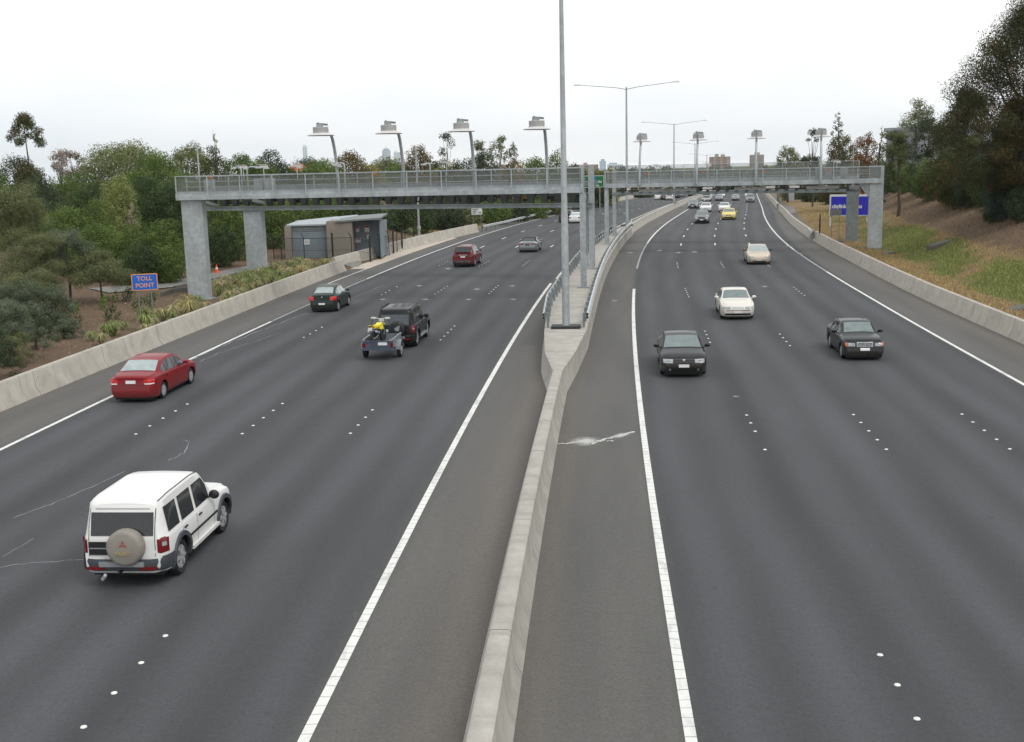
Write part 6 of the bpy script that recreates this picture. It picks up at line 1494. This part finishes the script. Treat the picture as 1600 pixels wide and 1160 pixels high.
for i, (px, yt, wp, Y, kd, bs, lab) in enumerate([(1392, 252, 52, 112, 'bright', 300, 'green bush just right of the tall right gantry column'), (1418, 258, 50, 106, 'mid', 300, 'green bush in front of the warehouse\'s left corner'), (1436, 262, 40, 100, 'mid', 302, 'spindly green shrub at the top of the mulch slope'), (1500, 258, 60, 88, 'rust', 312, 'rust tinged bush above the mulch slope'),
    (1545, 262, 60, 80, 'dark', 318, 'dark bush hanging over the mulch slope'), (1578, 262, 76, 68, 'blue', 340, 'dark blue green bush at the right edge'), (1552, 318, 34, 68.5, 'pine', 347, 'small bright dark bush at the foot of the blue green one'), (1479, 295, 28, 90, 'straw', 320, 'pale straw coloured grass clump on the mulch slope'), (1505, 290, 22, 86, 'mid', 314, 'small dark shrub beside the straw coloured clump'), (1600, 290, 50, 64, 'deep', 345, 'dark bush cut by the right edge of the picture'),
    (1445, 256, 56, 112, 'dark', 304, 'dark green bush filling the gap right of the spindly shrub'), (1470, 250, 60, 108, 'rust', 308, 'rust brown bush below the left bough of the gum'), (1495, 244, 70, 104, 'dark', 312, 'tall dark bush below the middle of the gum'), (1530, 240, 80, 98, 'deep', 318, 'deep green bush below the trunk of the huge gum'), (1570, 236, 90, 94, 'dark', 326, 'dark bush below the right half of the huge gum'), (1402, 262, 40, 116, 'pine', 300, 'small dark bush between the gantry column and the warehouse'), (1245, 290, 60, 245, 'olive', None, 'olive shrubs before the grey noise wall past the gantry'), (1275, 292, 50, 220, 'deep', None, 'dark shrub before the grey noise wall past the gantry'), (1305, 290, 44, 200, 'deep', None, 'dark shrub left of the blue billboard')]):
    T('bush', lab, px, yt, wp, Y, kd, 'round', seed=190 + i, group='bushes on the right bank', cat='bush', base=bs, low=.03, leafk=.85)
# hedge trees behind the green sign and far tree line
for i, (px, yt, wp, Y, kd, lab) in enumerate([(905, 262, 34, 225, 'deep', 'dark hedge tree left of the green direction sign'), (925, 258, 40, 232, 'yellow', 'yellow green hedge tree above the green direction sign'), (950, 260, 40, 236, 'yellow', 'golden hedge tree right of the green direction sign'), (935, 268, 50, 228, 'dark', 'dark hedge tree behind the green direction sign'), (910, 285, 26, 226, 'mid', 'green shrub low behind the gantry post'), (1000, 297, 40, 330, 'dark', 'dark shrub past the end of the slate noise wall'), (1030, 296, 40, 350, 'pine', 'far dark tree under the right gantry'), (1120, 292, 60, 520, 'deep', 'far dark tree closing the road under the gantry'), (1075, 292, 60, 500, 'dark', 'far dark tree left of the closing one'), (1165, 292, 50, 540, 'pine', 'far dark tree right of the closing one'), (1205, 290, 40, 480, 'mid', 'far green tree beside the right wall')]):
    T('hedge_tree', lab, px, yt, wp, Y, kd, 'round', seed=220 + i, group='trees beyond the toll point', low=.04)
for i in range(26):
    px = 880 + i * 13.5 + random.Random(i).uniform(-4, 4); Y = random.Random(i + 50).uniform(480, 760); yt = random.Random(i + 90).uniform(257, 266)
    T('distant_tree', 'one of the tiny grey green trees along the horizon', px, yt, random.Random(i + 7).uniform(16, 30), Y, random.Random(i).choice(['olive', 'greyg', 'deep', 'mid']), 'round', seed=300 + i, group='tiny trees along the horizon', low=.1, leafk=1.2)
_far = []
_rng = np.random.default_rng(77)
for i in range(420):
    X = _rng.uniform(-900, 900); Y = _rng.uniform(560, 1500); r = _rng.uniform(4, 9); g_ = terrain(X, Y)
    if abs(X - (xref(620) + .207 * (Y - 620))) < 34: continue
    _far.append(((X, Y, g_ + r * .5), (r * 1.4, r, r * .75)))
_me = leaf_mesh('far_woods', _far, 1.4, .55, PAL['greyg'], _rng); _o = bpy.data.objects.new('far_woods', _me); COL.objects.link(_o); tag(_o, 'far suburban tree cover reading as one hazy mass', None, None, 'stuff')
# tussocks of strappy grass behind the left wall
def tussock_mesh(seed, n=110):
    r = np.random.default_rng(seed); V = []; C = []
    a, b = rgb(('#5f6340', '#4f5c34', '#6a6a42', '#59603a', '#7a7450')[seed]), rgb(('#b5ad86', '#97a066', '#c2b98f', '#8f9460', '#aFA173')[seed].lower())
    for i in range(n):
        ph = r.uniform(0, 6.283); k = r.uniform(.25, 1); ln = r.uniform(.5, .9); d = np.array([math.cos(ph), math.sin(ph), 0]); s_ = np.array([-d[1], d[0], 0]) * .018
        p0 = d * .06; p1 = d * k * .30 * ln / .7 + np.array([0, 0, ln * .75]); p2 = d * k * .72 * ln / .7 + np.array([0, 0, ln * (.8 - .45 * k)])
        m = r.uniform(0, 1); c = a * (1 - m) + b * m
        V += [p0 - s_, p0 + s_, p1 + s_ * .9, p1 - s_ * .9, p1 - s_ * .9, p1 + s_ * .9, p2 + s_ * .2, p2 - s_ * .2]; C += [c] * 8
    me = bpy.data.meshes.new('grass_tussock'); nn = len(V)
    me.from_pydata([tuple(v) for v in V], [], [(i, i + 1, i + 2, i + 3) for i in range(0, nn, 4)])
    q = me.color_attributes.new('tint', 'FLOAT_COLOR', 'POINT'); q.data.foreach_set('color', np.concatenate([np.array(C), np.ones((nn, 1))], 1).astype(np.float32).ravel()); me.materials.append(M_LEAF)
    return me
TM = [tussock_mesh(k) for k in range(5)]
_r = random.Random(21)
def tussock(x, y, sc, lab, grp):
    o = bpy.data.objects.new('grass_tussock', _r.choice(TM)); COL.objects.link(o); o.location = (x, y, terrain(x, y) - .03); o.scale = (sc, sc, sc * _r.uniform(.8, 1.15)); o.rotation_euler = (0, 0, _r.uniform(0, 6.28)); tag(o, lab, 'grass tussock', grp)
for i in range(34):
    Y = _r.uniform(52, 73); e = _r.uniform(.3, 3.4); p = off(Y, -23.9 - e); tussock(p.x, p.y, _r.uniform(.8, 1.35), 'pale strappy tussock behind the wall near the toll point sign', 'pale tussocks near the toll point sign')
for i in range(80):
    Y = _r.uniform(75.5, 93); e = _r.uniform(.35, 5.2); p = off(Y, -24.0 - e); tussock(p.x, p.y, _r.uniform(.8, 1.3), 'strappy green tussock in the bed between the gantry columns and the wall', 'tussocks in the bed before the shed')
for i in range(12):
    Y = _r.uniform(56, 72); e = _r.uniform(4, 9); p = off(Y, -23.9 - e)
    me = leaf_mesh('seedling', [((0, 0, .35), (.32, .32, .38)), ((.2, .1, .6), (.2, .2, .25))], .10, 1.0, PAL[_r.choice(['pine', 'mid', 'deep'])], np.random.default_rng(i))
    o = bpy.data.objects.new('small_shrub', me); COL.objects.link(o); o.location = (p.x, p.y, terrain(p.x, p.y) - .05); sc = _r.uniform(.6, 1.3); o.scale = (sc, sc, sc * 1.1); tag(o, 'small young green shrub in the brown mulch left of the toll point sign', 'shrub', 'young shrubs in the mulch')
for i in range(40):
    Y = _r.uniform(126, 215); e = _r.uniform(2, 12); p = off(Y, -22.5 - e); tussock(p.x, p.y, _r.uniform(1.0, 1.8), 'dry tussock on the brown bank above the long guard rail', 'dry tussocks on the brown bank')
# grass blades on the right bank and litter in the left mulch
def blades(name, lab, n, zone, h0, h1, cols, wd=.02, seed=4):
    r = np.random.default_rng(seed); V = []; C = []
    while len(V) < n * 3:
        Y = zone[0] + (zone[1] - zone[0]) * r.random() ** 1.35; e = r.uniform(zone[2], zone[3] if not callable(zone[3]) else zone[3](Y)); p = off(Y, (17.7 + e) if zone[4] > 0 else (-23.9 - e)); z = terrain(p.x, p.y)
        cv = COVER(p.x, p.y)
        nz_ = math.sin(p.x * 1.3 + math.sin(p.y * .7) * 2) * math.sin(p.y * .9 + p.x * .4) * .3
        g = cv[1] + nz_; kk = 2 if cv[2] + nz_ > .55 else (1 if g > .5 else 0)
        if kk == 2 and r.random() < .72: continue
        a, b = cols[kk]; m = r.random(); c = rgb(a) * (1 - m) + rgb(b) * m
        ph = r.uniform(0, 6.28); d = np.array([math.cos(ph), math.sin(ph), 0]) * wd; h = r.uniform(h0, h1) * (1.0 if kk else .8); q = np.array([p.x, p.y, z - .02])
        tip = q + np.array([r.normal() * h * .5, r.normal() * h * .5, h]); V += [q - d, q + d, tip]; C += [c] * 3
    me = bpy.data.meshes.new(name); me.from_pydata([tuple(v) for v in V], [], [(i, i + 1, i + 2) for i in range(0, len(V), 3)])
    q = me.color_attributes.new('tint', 'FLOAT_COLOR', 'POINT'); q.data.foreach_set('color', np.concatenate([np.array(C), np.ones((len(V), 1))], 1).astype(np.float32).ravel()); me.materials.append(M_LEAF)
    o = bpy.data.objects.new(name, me); COL.objects.link(o); tag(o, lab, None, None, 'stuff')
blades('grass', 'green and straw coloured grass on the right bank', 52000, (46, 190, .2, lambda Y: 13 if Y < 110 else 24, 1), .10, .26, (('#86724f', '#b09b6e'), ('#5e6a36', '#979a58'), ('#66533f', '#8d7860')), .03)
blades('leaf_litter', 'dry litter and sparse grass in the mulch left of the freeway', 16000, (48, 170, .3, 15, -1), .05, .16, (('#94815f', '#b8a67c'), ('#7a7a4a', '#a8a070'), ('#7a6553', '#a38c76')), .03, 9)
# ================================================================ HAZE
def haze():
    m = bpy.data.materials.new('haze'); m.use_nodes = True; t = m.node_tree; t.nodes.clear()
    o = t.nodes.new('ShaderNodeOutputMaterial'); v = t.nodes.new('ShaderNodeVolumePrincipled')
    v.inputs['Color'].default_value = (.90, .95, 1.0, 1); v.inputs['Density'].default_value = .00006; v.inputs['Anisotropy'].default_value = .2
    t.links.new(v.outputs[0], o.inputs['Volume'])
    o = MB().box((0, 0, 0), (13000, 7800, 150)).build('haze', m); o.location = (0, 3200, 150 / 2 - 19); o['kind'] = 'stuff'; o['label'] = 'thin pale haze over the whole view'
if USE_HAZE: haze()
print('LEAVES', LEAFN[0])
